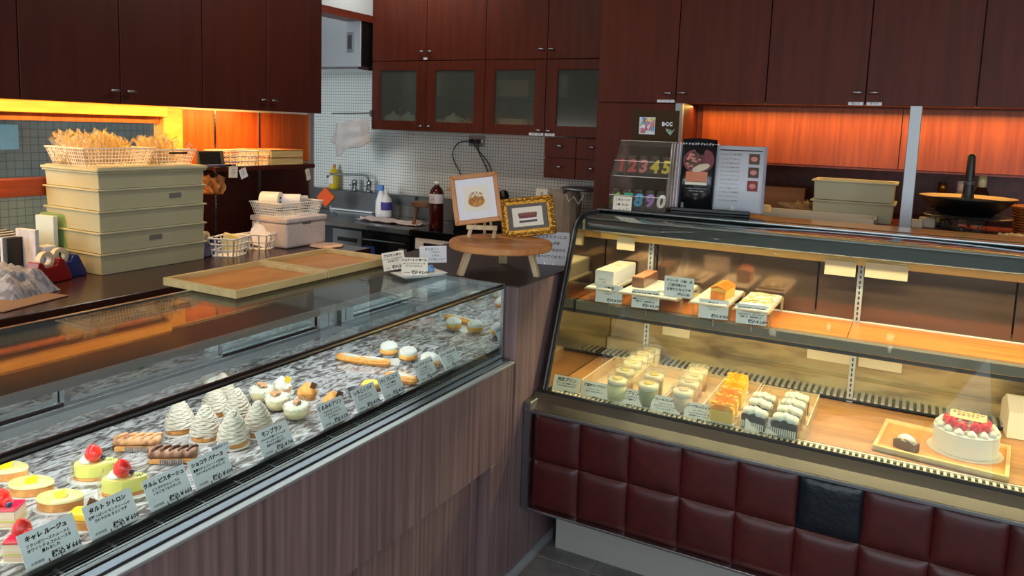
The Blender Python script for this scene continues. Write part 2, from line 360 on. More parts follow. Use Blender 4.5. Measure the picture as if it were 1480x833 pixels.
# dark column seen through the hatch and a pale notice beside it
struct(MB().box(-4.5, -4.40, 2.10, 2.24, 0, 2.6).build('trim_3', mat('dark_brown_column', (74, 58, 50), .6)))

# ------------------------------------------------------------------ cupboards
def knob(x, y, z, parent, axis='y', s=1):
    """short brushed bar handle standing off a door"""
    b = MB()
    if axis == 'y': b.tube([(x - .019, y - .018, z), (x + .019, y - .018, z)], .0055, 8).tube([(x, y, z), (x, y - .018, z)], .003, 6)
    else: b.tube([(x + .018, y - .019, z), (x + .018, y + .019, z)], .0055, 8).tube([(x, y, z), (x + .018, y, z)], .003, 6)
    return b.build('handle', M['steel'], parent, world=True, smooth=True)
def ax(px, py, y): return at(px, py, 'y', y).x
# left run, doors facing +x
edges = [-.36, .02, .39, .765, 1.14, 1.585, 1.982, 2.395, 2.779, 3.172]
edges = [at(a, b, 'x', -2.9).y for a, b in ((29.7, 141), (175, 145), (293.6, 154), (386, 158), (465, 162))]
wd = edges[1] - edges[0]
edges = [edges[0] - 2 * wd, edges[0] - wd] + edges
LBL = ['dark mahogany wall cupboard cut by the left edge of the frame', 'dark mahogany double wall cupboard above the stacked beige crates', 'dark mahogany double wall cupboard beside the tiled kitchen, above the shelf']
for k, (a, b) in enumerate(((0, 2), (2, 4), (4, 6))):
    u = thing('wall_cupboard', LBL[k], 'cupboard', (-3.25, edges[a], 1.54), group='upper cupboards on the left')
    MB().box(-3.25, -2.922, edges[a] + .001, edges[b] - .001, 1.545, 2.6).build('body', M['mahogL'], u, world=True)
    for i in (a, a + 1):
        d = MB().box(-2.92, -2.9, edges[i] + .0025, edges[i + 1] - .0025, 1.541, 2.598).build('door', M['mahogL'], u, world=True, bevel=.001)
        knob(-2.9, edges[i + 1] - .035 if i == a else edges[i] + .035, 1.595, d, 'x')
# real handle pairs sit at the door joints the photograph shows; right run, doors facing -y
RY = 3.4
ex = [ax(863, 148, RY), ax(976, 148, RY), ax(1106, 149, RY), ax(1250, 151, RY), ax(1411, 153, RY)]
rw = ex[4] - ex[3]; ex += [ex[4] + rw, ex[4] + 2 * rw]
tall = thing('tall_cupboard', 'tall mahogany cupboard between the kitchen drawers and the number candle rack', 'cupboard', (ex[0], RY, 0))
MB().box(ex[0] + .001, ex[1] - .001, RY + .022, 4.38, 0, 2.597).build('body', M['mahog'], tall, world=True)
MB().box(ex[0] + .002, ex[1] - .002, RY, RY + .02, .05, 1.632).build('door', M['mahog'], tall, world=True, bevel=.001)
d = MB().box(ex[0] + .002, ex[1] - .002, RY, RY + .02, 1.637, 2.598).build('door', M['mahog'], tall, world=True, bevel=.001)
knob(ex[1] - .035, RY, 1.68, d)
def label_strip(x0, x1, y, z0, z1, parent, txt='', T=None):
    o = MB().box(x0, x1, y - .0012, y, z0, z1).build('label_strip', M['paper'], parent, world=True)
    if txt:
        b = MB(); v, f = textdata(txt, (z1 - z0) * .8, 0); b.add(v, f, Matrix.Translation(((x0 + x1) / 2, y - .0016, (z0 + z1) / 2)) @ UP)
        b.build('lettering', M['ink'], o, world=True)
    return o
label_strip(ex[1] - .085, ex[1] - .004, RY, 1.6385, 1.651, tall, 'ラッピング')
for k, (a, b, lb) in enumerate(((1, 3, 'mahogany double wall cupboard above the open menu book'), (3, 5, 'mahogany double wall cupboard above the steel post'), (5, 6, 'mahogany wall cupboard cut by the right edge of the frame'))):
    u = thing('wall_cupboard', lb, 'cupboard', (ex[a], RY, 1.64), group='upper cupboards on the right')
    MB().box(ex[a] + .001, ex[b] - .001, RY + .022, 3.8, 1.645, 2.6).build('body', M['mahog'], u, world=True)
    for i in range(a, b):
        d = MB().box(ex[i] + .002, ex[i + 1] - .002, RY, RY + .02, 1.638, 2.598).build('door', M['mahog'], u, world=True, bevel=.001)
        left = (i == 1) or (i == 3)
        if i == 1: knob(ex[i] + .03, RY, 1.682, d)
        if i == 2: knob(ex[3] - .03, RY, 1.69, d); label_strip(ex[3] - .062, ex[3] - .006, RY, 1.639, 1.652, u, '箱ふた')
        if i == 3: knob(ex[3] + .03, RY, 1.69, d); label_strip(ex[3] + .006, ex[3] + .062, RY, 1.639, 1.652, u, '手さげ')
# niche behind the curved case: lit cherry panel, ledge, dark recess
bk = struct(MB().box(ex[1], 3.1, 3.8, 3.86, 1.372, 2.6).box(ex[1], 3.1, 4.15, 4.2, 0, 1.4).box(ex[1], 3.1, 3.86, 4.15, 1.372, 1.42).build('wall_niche', M['redrail']))
jx = [ex[1] + .001, ax(1319, 155, 3.8), 3.1]
for a, b in ((ex[1] + .03, ex[3] + .13), (ex[3] + .134, 1.1), (1.104, 3.08)):
    MB().box(a, b, 3.788, 3.8, 1.376, 1.64).build('wall_panel', M['cherry'], bk)
MB().box(ex[1] + .002, 3.1, 3.76, 3.788, 1.366, 1.372).build('panel_edge', M['redrail'], bk)
lg = tag(MB().box(ex[1] + .02, 3.09, 3.30, 4.145, 1.115, 1.15).build('ledge', M['redrail'], bevel=.004), 'red stained wooden ledge running behind the curved cake case', 'ledge')
MB().box(ex[1] + .02, 3.09, 3.33, 3.36, 0, 1.115).build('ledge_front', M['mahogL'], lg)
px0 = ax(982.5, 200, 3.34); px1 = ax(1319, 155, 3.34) 
tag(MB().box(ex[1] + .001, ex[1] + .034, 3.40, 3.43, 1.15, 1.637).build('post', M['alum'], bevel=.002), 'aluminium post beside the tall mahogany cupboard', 'post', 'posts carrying the right cupboards')
o = tag(MB().box(px1 - .008, px1 + .035, 3.325, 3.36, 1.15, 1.638).build('post', M['alum'], bevel=.002), 'aluminium post between the beige boxes and the stacked pans', 'post', 'posts carrying the right cupboards')
MB().box(px1 - .012, px1 + .039, 3.32, 3.365, 1.15, 1.168).build('post_foot', M['steel'], o)
# kitchen wall units with reeded glass doors
KY = 4.05
kx = [ax(537, 150, KY), ax(614.5, 150, KY), ax(699.5, 150, KY), ax(788, 150, KY)]; kx.append(kx[3] + (kx[3] - kx[2]))
for a, lb in ((0, 'mahogany kitchen wall unit with cups behind reeded glass, nearer the hood'), (2, 'mahogany kitchen wall unit with boxes behind reeded glass, beside the tall cupboard')):
    u = thing('glazed_wall_unit', lb, 'cupboard', (kx[a], KY, 1.457), group='glazed kitchen wall units')
    b = MB(); x0, x1 = kx[a] + .001, kx[a + 2] - .001
    b.box(x0, x1, KY + .022, 4.38, 1.905, 2.6).box(x0, x1, KY + .022, 4.38, 1.458, 1.474).box(x0, x0 + .016, KY + .022, 4.38, 1.474, 1.905).box(x1 - .016, x1, KY + .022, 4.38, 1.474, 1.905).box(x0, x1, 4.36, 4.38, 1.474, 1.905).box(x0 + .016, x1 - .016, KY + .06, 4.36, 1.672, 1.688)
    b.build('body', M['mahog'], u, world=True)
    for i in (a, a + 1):
        X0, X1 = kx[i] + .002, kx[i + 1] - .002; xc = (X1 if i == a else X0); s = -1 if i == a else 1
        d = MB().box(X0, X1, KY, KY + .02, 1.908, 2.598).build('door', M['mahog'], u, world=True, bevel=.001)
        knob(xc + s * .03, KY, 1.962, d)
        fr = MB(); fw_ = .072
        fr.box(X0, X0 + fw_, KY, KY + .02, 1.459, 1.903).box(X1 - fw_, X1, KY, KY + .02, 1.459, 1.903).box(X0 + fw_, X1 - fw_, KY, KY + .02, 1.459, 1.52).box(X0 + fw_, X1 - fw_, KY, KY + .02, 1.845, 1.903)
        d = fr.build('glass_door', M['mahog'], u, world=True, bevel=.0015)
        MB().box(X0 + fw_, X1 - fw_, KY + .007, KY + .012, 1.52, 1.845).build('pane', M['frost'], d, world=True)
        knob(xc + s * .03, KY, 1.482, d) if False else None
        kb = MB().tube([(xc + s * .03 - .018, KY - .016, 1.49), (xc + s * .03 + .018, KY - .016, 1.49)], .0055, 8).tube([(xc + s * .03, KY, 1.49), (xc + s * .03, KY - .016, 1.49)], .003, 6).build('handle', M['steel'], u, world=True, smooth=True)
    if a == 2:
        label_strip(kx[3] - .10, kx[3] - .004, KY, 1.459, 1.475, u, 'お茶・紅茶'); label_strip(kx[3] + .004, kx[3] + .07, KY, 1.459, 1.475, u, 'カップ')
    else: label_strip(kx[1] - .02, kx[1] + .01, KY, 1.912, 1.926, u)
# drawers hanging below
dx = [ax(786, 230, KY), ax(832, 230, KY)]; dx.append(dx[1] + (dx[1] - dx[0]))
dw = thing('drawer_unit', 'small mahogany four drawer unit hanging under the glazed wall unit', 'drawers', (dx[0], KY, 1.215))
MB().box(dx[0], dx[2], KY + .02, 4.38, 1.213, 1.452).build('body', M['mahog'], dw, world=True)
for i in (0, 1):
    for z0, z1 in ((1.213, 1.33), (1.335, 1.452)):
        d = MB().box(dx[i] + .002, dx[i + 1] - .002, KY, KY + .02, z0, z1).build('drawer', M['mahog'], dw, world=True, bevel=.001)
        xm = (dx[i] + dx[i + 1]) / 2; zm = (z0 + z1) / 2 + .01
        MB().tube([(xm - .02, KY - .016, zm), (xm + .02, KY - .016, zm)], .0055, 8).tube([(xm, KY, zm), (xm, KY - .016, zm)], .003, 6).build('handle', M['steel'], dw, world=True, smooth=True)
# range hood
hx = min(ax(521, 60, 3.95), -3.272)
hd = thing('range_hood', 'stainless range hood hanging over the kitchen at the tiled wall', 'range hood', (-4.0, 3.95, 1.85))
MB().box(-4.4, hx, 3.95, 4.4, 1.86, 2.25).build('hood_body', M['alum'], hd, world=True, bevel=.004)
MB().box(-4.42, hx + .003, 3.93, 4.4, 1.845, 1.862).build('hood_rim', M['steel'], hd, world=True)
q = at(508, 60, 'y', 3.95)
a = MB().box(q.x - .035, q.x + .02, 3.942, 3.95, q.z - .07, q.z + .06).build('switch_plate', M['steelD'], hd, world=True, bevel=.002)
MB().box(q.x - .02, q.x + .006, 3.936, 3.942, q.z - .05, q.z + .04).build('switch', M['darkgrey'], hd, world=True)
MB().box(hx + .001, hx + .004, 3.96, 4.395, 1.865, 2.24).build('side_panel', M['black'], hd, world=True)  # black sheet: the shade on the hood's side put in as colour

# ------------------------------------------------------------------ left worktop and kitchen worktop
cw = tag(MB().box(-3.232, -2.49, -1.2, 3.1, .81, .85).build('worktop', M['counter'], bevel=.003), 'long dark brown worktop behind the straight pastry case', 'worktop')
MB().box(-3.232, -2.53, -1.2, 3.08, .0, .81).build('worktop_base', M['mahogL'], cw)
# shelf above it
sh = tag(MB().box(-3.237, -3.02, 2.56, 3.25, 1.243, 1.258).build('wall_shelf', M['mahogL'], bevel=.001), 'dark wooden wall shelf over the left worktop, loaded with baskets', 'shelf')
MB().box(-3.034, -3.02, 2.56, 3.25, 1.236, 1.243).build('shelf_lip', M['mahogL'], sh)
kt = thing('kitchen_counter', 'stainless kitchen counter with sink along the mosaic tiled wall', 'counter', (-3.6, 4.1, 0))
kxm = at(592, 332, 'z', .85).x
MB().box(-4.45, kxm, 3.80, 4.395, .815, .85).build('steel_top', M['steel'], kt, world=True, bevel=.004)
MB().box(-4.45, kxm, 4.33, 4.395, .85, 1.0).box(-4.0, kxm - .32, 4.30, 4.33, .85, 1.0).build('splashback', M['steelD'], kt, world=True, bevel=.003)
MB().box(-4.45, kxm, 3.86, 4.39, .0, .815).build('carcass', M['darkgrey'], kt, world=True)
sx = at(482, 340, 'y', 3.84).x; sx2 = at(524, 340, 'y', 3.84).x
dd = MB().box(sx, sx2, 3.83, 3.86, .60, .80).build('fridge_drawer', M['steelD'], kt, world=True, bevel=.003)
MB().box(sx + .05, sx2 - .04, 3.822, 3.83, .72, .745).build('drawer_pull', M['black'], kt, world=True)
MB().box(sx + .02, sx2 - .02, 3.822, 3.83, .60, .68).build('drawer_grille', M['black'], kt, world=True)
ov = MB().box(sx2 + .01, kxm - .01, 3.82, 3.86, .45, .80).build('oven_door', M['blackgloss'], kt, world=True, bevel=.003)
MB().tube([(sx2 + .03, 3.80, .757), (kxm - .03, 3.80, .757)], .006).build('oven_handle', M['steel'], kt, world=True)
MB().box(sx2 + .03, sx2 + .12, 3.814, 3.82, .66, .71).build('blue_notice', mat('blue_notice', (50, 76, 150), .5), kt, world=True)
MB().box(sx2 + .03, sx2 + .12, 3.814, 3.82, .645, .655).build('white_notice', M['paper'], kt, world=True)
MB().box(kxm - .09, kxm - .03, 3.814, 3.82, .66, .72).build('grey_notice', M['alum'], kt, world=True)
k2 = thing('dark_counter', 'glossy black kitchen counter with mahogany front, right of the sink', 'counter', (-2.2, 4.1, 0))
MB().box(kxm + .004, -1.45, 3.80, 4.395, .815, .852).build('black_top', M['blackgloss'], k2, world=True, bevel=.003)
MB().box(kxm + .004, -1.45, 3.84, 4.39, 0, .70).build('mahogany_front', M['mahog'], k2, world=True)
MB().box(kxm + .03, kxm + .30, 3.82, 3.84, .73, .80).build('rice_cooker_front', M['white'], k2, world=True, bevel=.003)
MB().box(kxm + .10, kxm + .24, 3.812, 3.82, .75, .775).build('dark_slot', M['black'], k2, world=True)
# ------------------------------------------------------------------ straight pastry case on the left
pc = thing('pastry_case', 'straight glass pastry case with striped dark walnut front, on the left', 'display case', (-1.5, 1.0, 0))
Y0, Y1 = -.4, 2.12
def pcp(name, m, *boxes, **k):
    b = MB()
    for q in boxes: b.box(*q)
    return b.build(name, m, pc, world=True, **k)
pcp('carcass', M['darkgrey'], (-1.86, -1.17, Y0, Y1 - .002, .0, .735))
pcp('fascia_panel', M['walnut'], (-1.13, -1.11, Y0, Y1, .432, .736), bevel=.001)
for a, b_ in ((Y0, .44), (.442, .91), (.912, 1.38), (1.382, 1.985)):
    pcp('lower_panel', M['walnut'], (-1.17, -1.155, a, b_ - .002, .02, .432))
pcp('side_panel', M['walnut'], (-1.16, -1.11, 1.987, Y1, .0, .431), bevel=.001)
pcp('sill_lip', M['alum'], (-1.128, -1.106, Y0, Y1, .7365, .7435), bevel=.0015)
pcp('sill', mat('bluish_steel', (84, 88, 96), .3, .9), (-1.170, -1.128, Y0, Y1, .735, .7475), bevel=.0015)  # sill steel in one dark bluish grey
pcp('lower_gasket', M['black'], (-1.172, -1.1665, Y0, Y1, .7475, .7515))
pcp('glass_channel', M['darkgrey'], (-1.166, -1.1535, Y0, Y1, .7475, .7510), bevel=.001)
pcp('front_glass', M['glass'], (-1.1615, -1.1565, Y0, Y1, .751, .986))
pcp('upper_gasket', M['black'], (-1.163, -1.1555, Y0, Y1, .9795, .9835), (-1.164, -1.1575, Y0, Y1, .9885, .9935))
pcp('edge_strip', M['steel'], (-1.1625, -1.156, Y0, Y1, .9835, .9885))
pcp('top_glass', M['topglass'], (-1.84, -1.163, Y0, Y1, .987, .993))
pcp('lamp_housing', M['housing'], (-1.838, -1.432, Y0, Y1, .974, .984), bevel=.002)
pcp('housing_edge', M['alum'], (-1.432, -1.429, Y0, Y1, .9635, .984))
pcp('rear_rail', M['steel'], (-1.853, -1.84, Y0, Y1, .952, .996), bevel=.001)
pcp('end_frame', M['steel'], (-1.838, -1.156, Y1, Y1 + .012, .980, .9945), (-1.166, -1.156, Y1, Y1 + .012, .748, .98), bevel=.001)
pcp('end_mirror', M['mirror'], (-1.838, -1.166, Y1, Y1 + .006, .745, .98))
pcp('led_tube', mat('led_tube', (235, 246, 255), .4, emit=2), (-1.447, -1.437, Y0 + .1, Y1 - .1, .9685, .9735))
for a, b_ in ((Y0, .50), (.503, 1.1055), (1.1085, 1.59), (1.593, Y1 - .002)):
    pcp('deck_board', M['marble'], (-1.800, -1.228, a, b_, .738, .745))
pcp('front_lip', M['black'], (-1.2275, -1.214, Y0, Y1 - .002, .736, .7505), bevel=.002)
pcp('vent_trough', mat('trough_black', (10, 10, 11), .8, spec=.1), (-1.214, -1.170, Y0, Y1 - .002, .72, .7365))
g = MB()
for x in (-1.2035, -1.194, -1.185, -1.176): g.box(x - .0014, x + .0014, Y0, Y1 - .004, .7365, .7425)
k = Y0 + .05
while k < Y1: g.box(-1.212, -1.171, k, k + .006, .7375, .7435); k += .094
g.build('vent_grille', mat('dark_grille', (20, 20, 22), .7, spec=.2), pc, world=True)['kind'] = 'stuff'
rb = MB()
for i in range(7): rb.box(-1.803 - i * .0075 - .0048, -1.803 - i * .0075, Y0, Y1 - .002, .738, .7455)
rb.box(-1.853, -1.801, Y0, Y1 - .002, .735, .7415).build('ribbed_rail', M['alum'], pc, world=True)
pcp('door_track', M['steel'], (-1.862, -1.853, Y0, Y1 - .002, .735, .756))
pyL = [Y0, .62, 1.103, 1.592, 2.03]
for i in range(4):
    a, b_ = pyL[i], pyL[i + 1]; o = i % 2 * .012
    d = pcp('sliding_door', M['doormirror'], (-1.874 - o, -1.868 - o, a + .01, b_ - .004, .757, .968))
    MB().box(-1.876 - o, -1.856 - o, a - .007, a + .010, .752, .970).box(-1.876 - o, -1.864 - o, a, b_, .75, .762).build('door_frame', M['steel'], pc, world=True, bevel=.001)
pcp('end_stile', M['alum'], (-1.874, -1.858, 2.03, 2.07, .75, .955), (-1.874, -1.858, 2.076, Y1 - .002, .75, .955))

# dark walnut block between the two cases
bl = tag(MB().box(-1.78, -1.11, 2.136, 2.95, .0, .985).build('corner_plinth', M['walnut']), 'dark walnut corner plinth between the two glass cases', 'plinth')
MB().box(-1.782, -1.1085, 2.134, 2.952, .9855, .990).build('plinth_top', M['walnut2'], bl)
MB().box(-1.785, -1.172, 2.133, 2.1352, .3, .985).build('dark_end_panel', M['walnut2'], bl)

# ------------------------------------------------------------------ curved cake case on the right
cc = thing('cake_case', 'curved glass cake case with quilted oxblood leatherette front, on the right', 'display case', (-.1, 2.5, 0))
X0, X1 = -1.078, .78
def ccp(name, m, *boxes, **k):
    b = MB()
    for q in boxes: b.box(*q)
    return b.build(name, m, cc, world=True, **k)
ccp('kick_plate', mat('kick_steel', (176, 172, 164), .4, .35), (-1.04, X1, 2.36, 2.372, .0, .212))
ccp('kick_side', M['black'], (-1.07, -1.045, 2.40, 2.9, 0, .21))
ccp('body', M['darkgrey'], (X0 + .01, X1, 2.24, 2.98, .215, .56))
ccp('base_rail', M['steel'], (X0 - .004, X1, 2.196, 2.24, .205, .2135), bevel=.001)
ccp('side_post', M['steelD'], (-1.107, X0 - .003, 2.197, 2.25, .205, .5835), bevel=.002)
ccp('post_edge', M['steel'], (X0 - .003, X0 + .001, 2.194, 2.21, .205, .55))
PW = .1700
def cushion(x0, x1, z0, z1, y):
    b = MB(); n = 12; v = []; f = []
    for j in range(n + 1):
        for i in range(n + 1):
            u, w_ = math.sin(PI / 2 * (i / n * 2 - 1)), math.sin(PI / 2 * (j / n * 2 - 1))
            e = (1 - abs(u) ** 9) * (1 - abs(w_) ** 9)
            v.append((x0 + (u + 1) / 2 * (x1 - x0), y - .011 * e - .003 * (1 - u * u) * (1 - w_ * w_), z0 + (w_ + 1) / 2 * (z1 - z0)))
    for j in range(n):
        for i in range(n): k = j * (n + 1) + i; f.append((k, k + 1, k + n + 2, k + n + 1))
    k = len(v); v += [(x0, y + .012, z0), (x1, y + .012, z0), (x1, y + .012, z1), (x0, y + .012, z1)]
    f.append((k, k + 3, k + 2, k + 1))
    return b.add(v, f)
for i in range(11):
    for j, (z0, z1) in enumerate(((.214, .381), (.382, .548))):
        xa = X0 + .001 + i * PW
        if xa > X1 - .05: continue
        patch = (i == 5 and j == 1)
        o = cushion(xa, min(xa + PW - .001, X1), z0, z1, 2.222).build('cushion', M['leatherB'] if patch else M['leather'], cc, world=True, smooth=True)
        if patch: o['label'] = 'black replacement leatherette square'
# sill: bright lip, sloping steel panel, glass channel
ccp('lip', M['steelD'], (-1.107, X1, 2.195, 2.215, .5495, .561), bevel=.002)
MB().extr([(2.200, .562), (2.216, .562), (2.276, .598), (2.276, .590)], 'x', X0 - .026, X1).build('sloping_sill', mat('grey_sill_steel', (116, 112, 108), .3, .9), cc, world=True)  # sloping panel in one even grey
MB().extr([(2.276, .5995), (2.280, .606), (2.286, .606), (2.286, .590), (2.276, .590)], 'x', X0 - .02, X1).build('glass_gasket', M['black'], cc, world=True)
ccp('corner_block', M['steelD'], (-1.107, X0 - .004, 2.2, 2.6, .562, .585), bevel=.002)
prof = [(2.284, .604), (2.3125, .68), (2.340, .755), (2.387, .88), (2.434, 1.004), (2.458, 1.07), (2.476, 1.118), (2.490, 1.15), (2.515, 1.174), (2.55, 1.188), (2.606, 1.195), (2.745, 1.197)]
# smoothed profile
def dense(pr, k=4):
    out = []
    for i in range(len(pr) - 1):
        p0, p1, p2, p3 = [Vector(pr[max(0, min(len(pr) - 1, i + d))]) for d in (-1, 0, 1, 2)]
        for t in range(k):
            u = t / k; out.append(tuple(.5 * ((2 * p1) + (p2 - p0) * u + (2 * p0 - 5 * p1 + 4 * p2 - p3) * u * u + (3 * p1 - p0 - 3 * p2 + p3) * u ** 3)))
    return out + [pr[-1]]
dp = dense(prof)
def ribbon(pr, th, x0, x1):
    n = len(pr); inn = []
    for i in range(n):
        a = Vector(pr[max(0, i - 1)]); b = Vector(pr[min(n - 1, i + 1)]); d = (b - a).normalized(); nn = Vector((d.y, -d.x)) * th
        inn.append((pr[i][0] + nn.x, pr[i][1] + nn.y))
    v = [(x0, *p) for p in pr] + [(x1, *p) for p in pr] + [(x0, *p) for p in inn] + [(x1, *p) for p in inn]; f = []
    for i in range(n - 1):
        f += [(i, i + 1, n + i + 1, n + i), (2 * n + i, 3 * n + i, 3 * n + i + 1, 2 * n + i + 1), (i, 2 * n + i, 2 * n + i + 1, i + 1), (n + i, n + i + 1, 3 * n + i + 1, 3 * n + i)]
    f += [(0, n, 3 * n, 2 * n), (n - 1, 3 * n - 1, 4 * n - 1, 2 * n - 1)]
    return MB().add(v, f)
M['curvedglass'] = glass('curved_glass', (244, 250, 246), 1.45, gain=.75)
ribbon(dp, .006, X0 + .012, X1).build('curved_glass', M['curvedglass'], cc, world=True, smooth=True).data.polygons.foreach_set('use_smooth', [True] * (4 * (len(dp) - 1) + 2))
ribbon(dense([(a - .004, b + .003) for a, b in prof]), .014, X0 - .006, X0 + .014).build('end_gasket', M['black'], cc, world=True, smooth=False, bevel=.002)
ribbon(dense([(a - .006, b + .005) for a, b in prof]), .004, X0 + .002, X0 + .006).build('gasket_bead', M['steelD'], cc, world=True)
MB().extr([(p[0] + .008, p[1]) for p in dp] + [(2.98, 1.19), (2.98, .59)], 'x', X0, X0 + .006).build('end_panel', M['warmmirror'], cc, world=True)
MB().extr([(p[0] + .004, p[1]) for p in dp] + [(2.98, 1.19), (2.98, .59)], 'x', X1 + .002, X1 + .010).build('end_glass', M['glass'], cc, world=True)
MB().box(X1, X1 + .012, 2.21, 2.98, .212, .595).build('end_skirt', M['darkgrey'], cc, world=True)
MB().extr([(p[0] + .008, p[1]) for p in dp] + [(2.98, 1.19), (2.98, .59)], 'x', X0 - .008, X0 - .001).build('end_panel_outside', M['steelD'], cc, world=True)
ccp('top_rear_strip', M['steel'], (X0, X1, 2.70, 2.748, 1.1985, 1.204), bevel=.001)
ccp('top_seal', M['black'], (X0, X1, 2.748, 2.768, 1.195, 1.206), bevel=.001)
ccp('top_rear_panel', M['steel'], (X0, X1, 2.768, 2.96, 1.188, 1.203), bevel=.001)
ccp('top_header', M['darkgrey'], (X0 + .006, X1, 2.66, 2.96, 1.119, 1.183), bevel=.002)
ccp('rear_header', mat('cream_header', (226, 176, 96), .5), (X0 + .006, X1, 2.735, 2.76, 1.085, 1.118), bevel=.001)
ccp('lamp_fascia', M['darkgrey'], (X0 + .012, X1, 2.562, 2.568, 1.138, 1.178))
ccp('front_lamp_housing', M['alum'], (X0 + .012, X1, 2.562, 2.63, 1.178, 1.186), bevel=.002)
ccp('lamp_tube', mat('warm_lamp_tube', (255, 214, 150), .4, emit=2.5), (X0 + .05, X1 - .05, 2.592, 2.604, 1.161, 1.1675))
# rear doors and slotted standards above the shelf
edr = [X0 + .006, -.86, -.28, .30, X1]
for i in range(4):
    ccp('rear_door', M['rearpanel'], (edr[i] + .003, edr[i + 1] - .003, 2.800 + .006 * (i % 2), 2.806 + .006 * (i % 2), .885, 1.085))
xs1 = at(1243, 410, 'y', 2.78).x; xs0 = at(939, 400, 'y', 2.78).x
for x in (xs0, xs1):
    st = ccp('slotted_standard', M['alum'], (x - .010, x + .010, 2.778, 2.792, .60, 1.085), bevel=.001)
    s = MB()
    for k in range(26): s.box(x - .0025, x + .0025, 2.7765, 2.778, .62 + k * .018, .631 + k * .018)
    s.build('slots', M['black'], cc, world=True)['kind'] = 'stuff'
SZ = .882
for a, b_ in ((X0 + .008, xs1 - .012), (xs1 - .010, .79)):
    ccp('shelf_board', M['shelfwood'], (a, min(b_, X1), 2.545, 2.792, SZ - .012, SZ), bevel=.001)
ccp('shelf_rear_trim', M['white'], (X0 + .008, X1, 2.792, 2.797, SZ - .006, SZ + .004))
ccp('shelf_front_rail', mat('warm_grey_rail', (126, 118, 106), .4, .6), (X0 + .008, X1, 2.512, 2.544, SZ - .036, SZ - .001), bevel=.003)
ccp('shelf_under_lip', M['darkgrey'], (X0 + .008, X1, 2.520, 2.60, SZ - .050, SZ - .037), bevel=.002)
ccp('shelf_lamp', mat('warm_lamp_tube_low', (255, 214, 150), .4, emit=2), (X0 + .05, X1 - .05, 2.57, 2.58, SZ - .056, SZ - .0505))
# lower deck
DZ = .600
dk = [X0 + .008, -.46, at(1190, 600, 'z', DZ).x - .05, .27, X1]
dk = [X0 + .008, -.40, .235, X1]
for i in range(3):
    ccp('deck_board', M['deckwood'], (dk[i], dk[i + 1] - .002, 2.345, 2.775, DZ - .012, DZ), bevel=.0008)
ccp('front_grille_base', M['black'], (X0 + .008, X1, 2.288, 2.345, DZ - .02, DZ - .008))
ccp('front_grille_edge', M['basket'], (X0 + .008, X1, 2.336, 2.344, DZ - .02, DZ - .001))
g = MB(); k = X0 + .02
while k < X1: g.box(k, k + .0075, 2.300, 2.336, DZ - .012, DZ - .003); k += .0165
g.build('front_grille', M['basket'], cc, world=True)['kind'] = 'stuff'
ccp('rear_grille_base', M['black'], (X0 + .008, X1, 2.776, 2.86, DZ + .006, DZ + .012))
g = MB(); k = X0 + .02
while k < .40: g.box(k, k + .011, 2.776, 2.86, DZ + .012, DZ + .019); k += .0215
g.build('rear_grille', M['alum'], cc, world=True)['kind'] = 'stuff'
ccp('rear_wall', mat('warm_steel_wall', (178, 160, 118), .32, .6, c2=(104, 86, 60), scale=(5, 3, 22), detail=6, lo=.45, hi=.75), (X0 + .006, X1, 2.90, 2.91, .56, .885), (X0 + .006, X1, 2.86, 2.90, .60, .66), bevel=.003)
g = MB(); k = -.9
while k < .6: g.box(k, k + .006, 2.897, 2.8995, .745, .765); k += .0135
g.build('rear_louvre', M['black'], cc, world=True)['kind'] = 'stuff'
for xa, xb, z in ((.97, 0, 0),):
    pass
for a, b_ in ((xs0 + .03, xs0 + .14), (xs1 - .16, xs1 - .012), (xs1 + .012, xs1 + .15)):
    MB().box(a, b_, 2.892, 2.897, .70, .80).build('masking_tape', M['tape'], cc, world=True)
for a, b_, z in ((xs1 - .11, xs1 - .014, 1.075), (xs1 + .014, xs1 + .14, 1.08), (-1.0, -.93, 1.08)):
    MB().box(a, b_, 2.7285, 2.7345, z - .03, z + .02).build('masking_tape', M['tape'], cc, world=True)
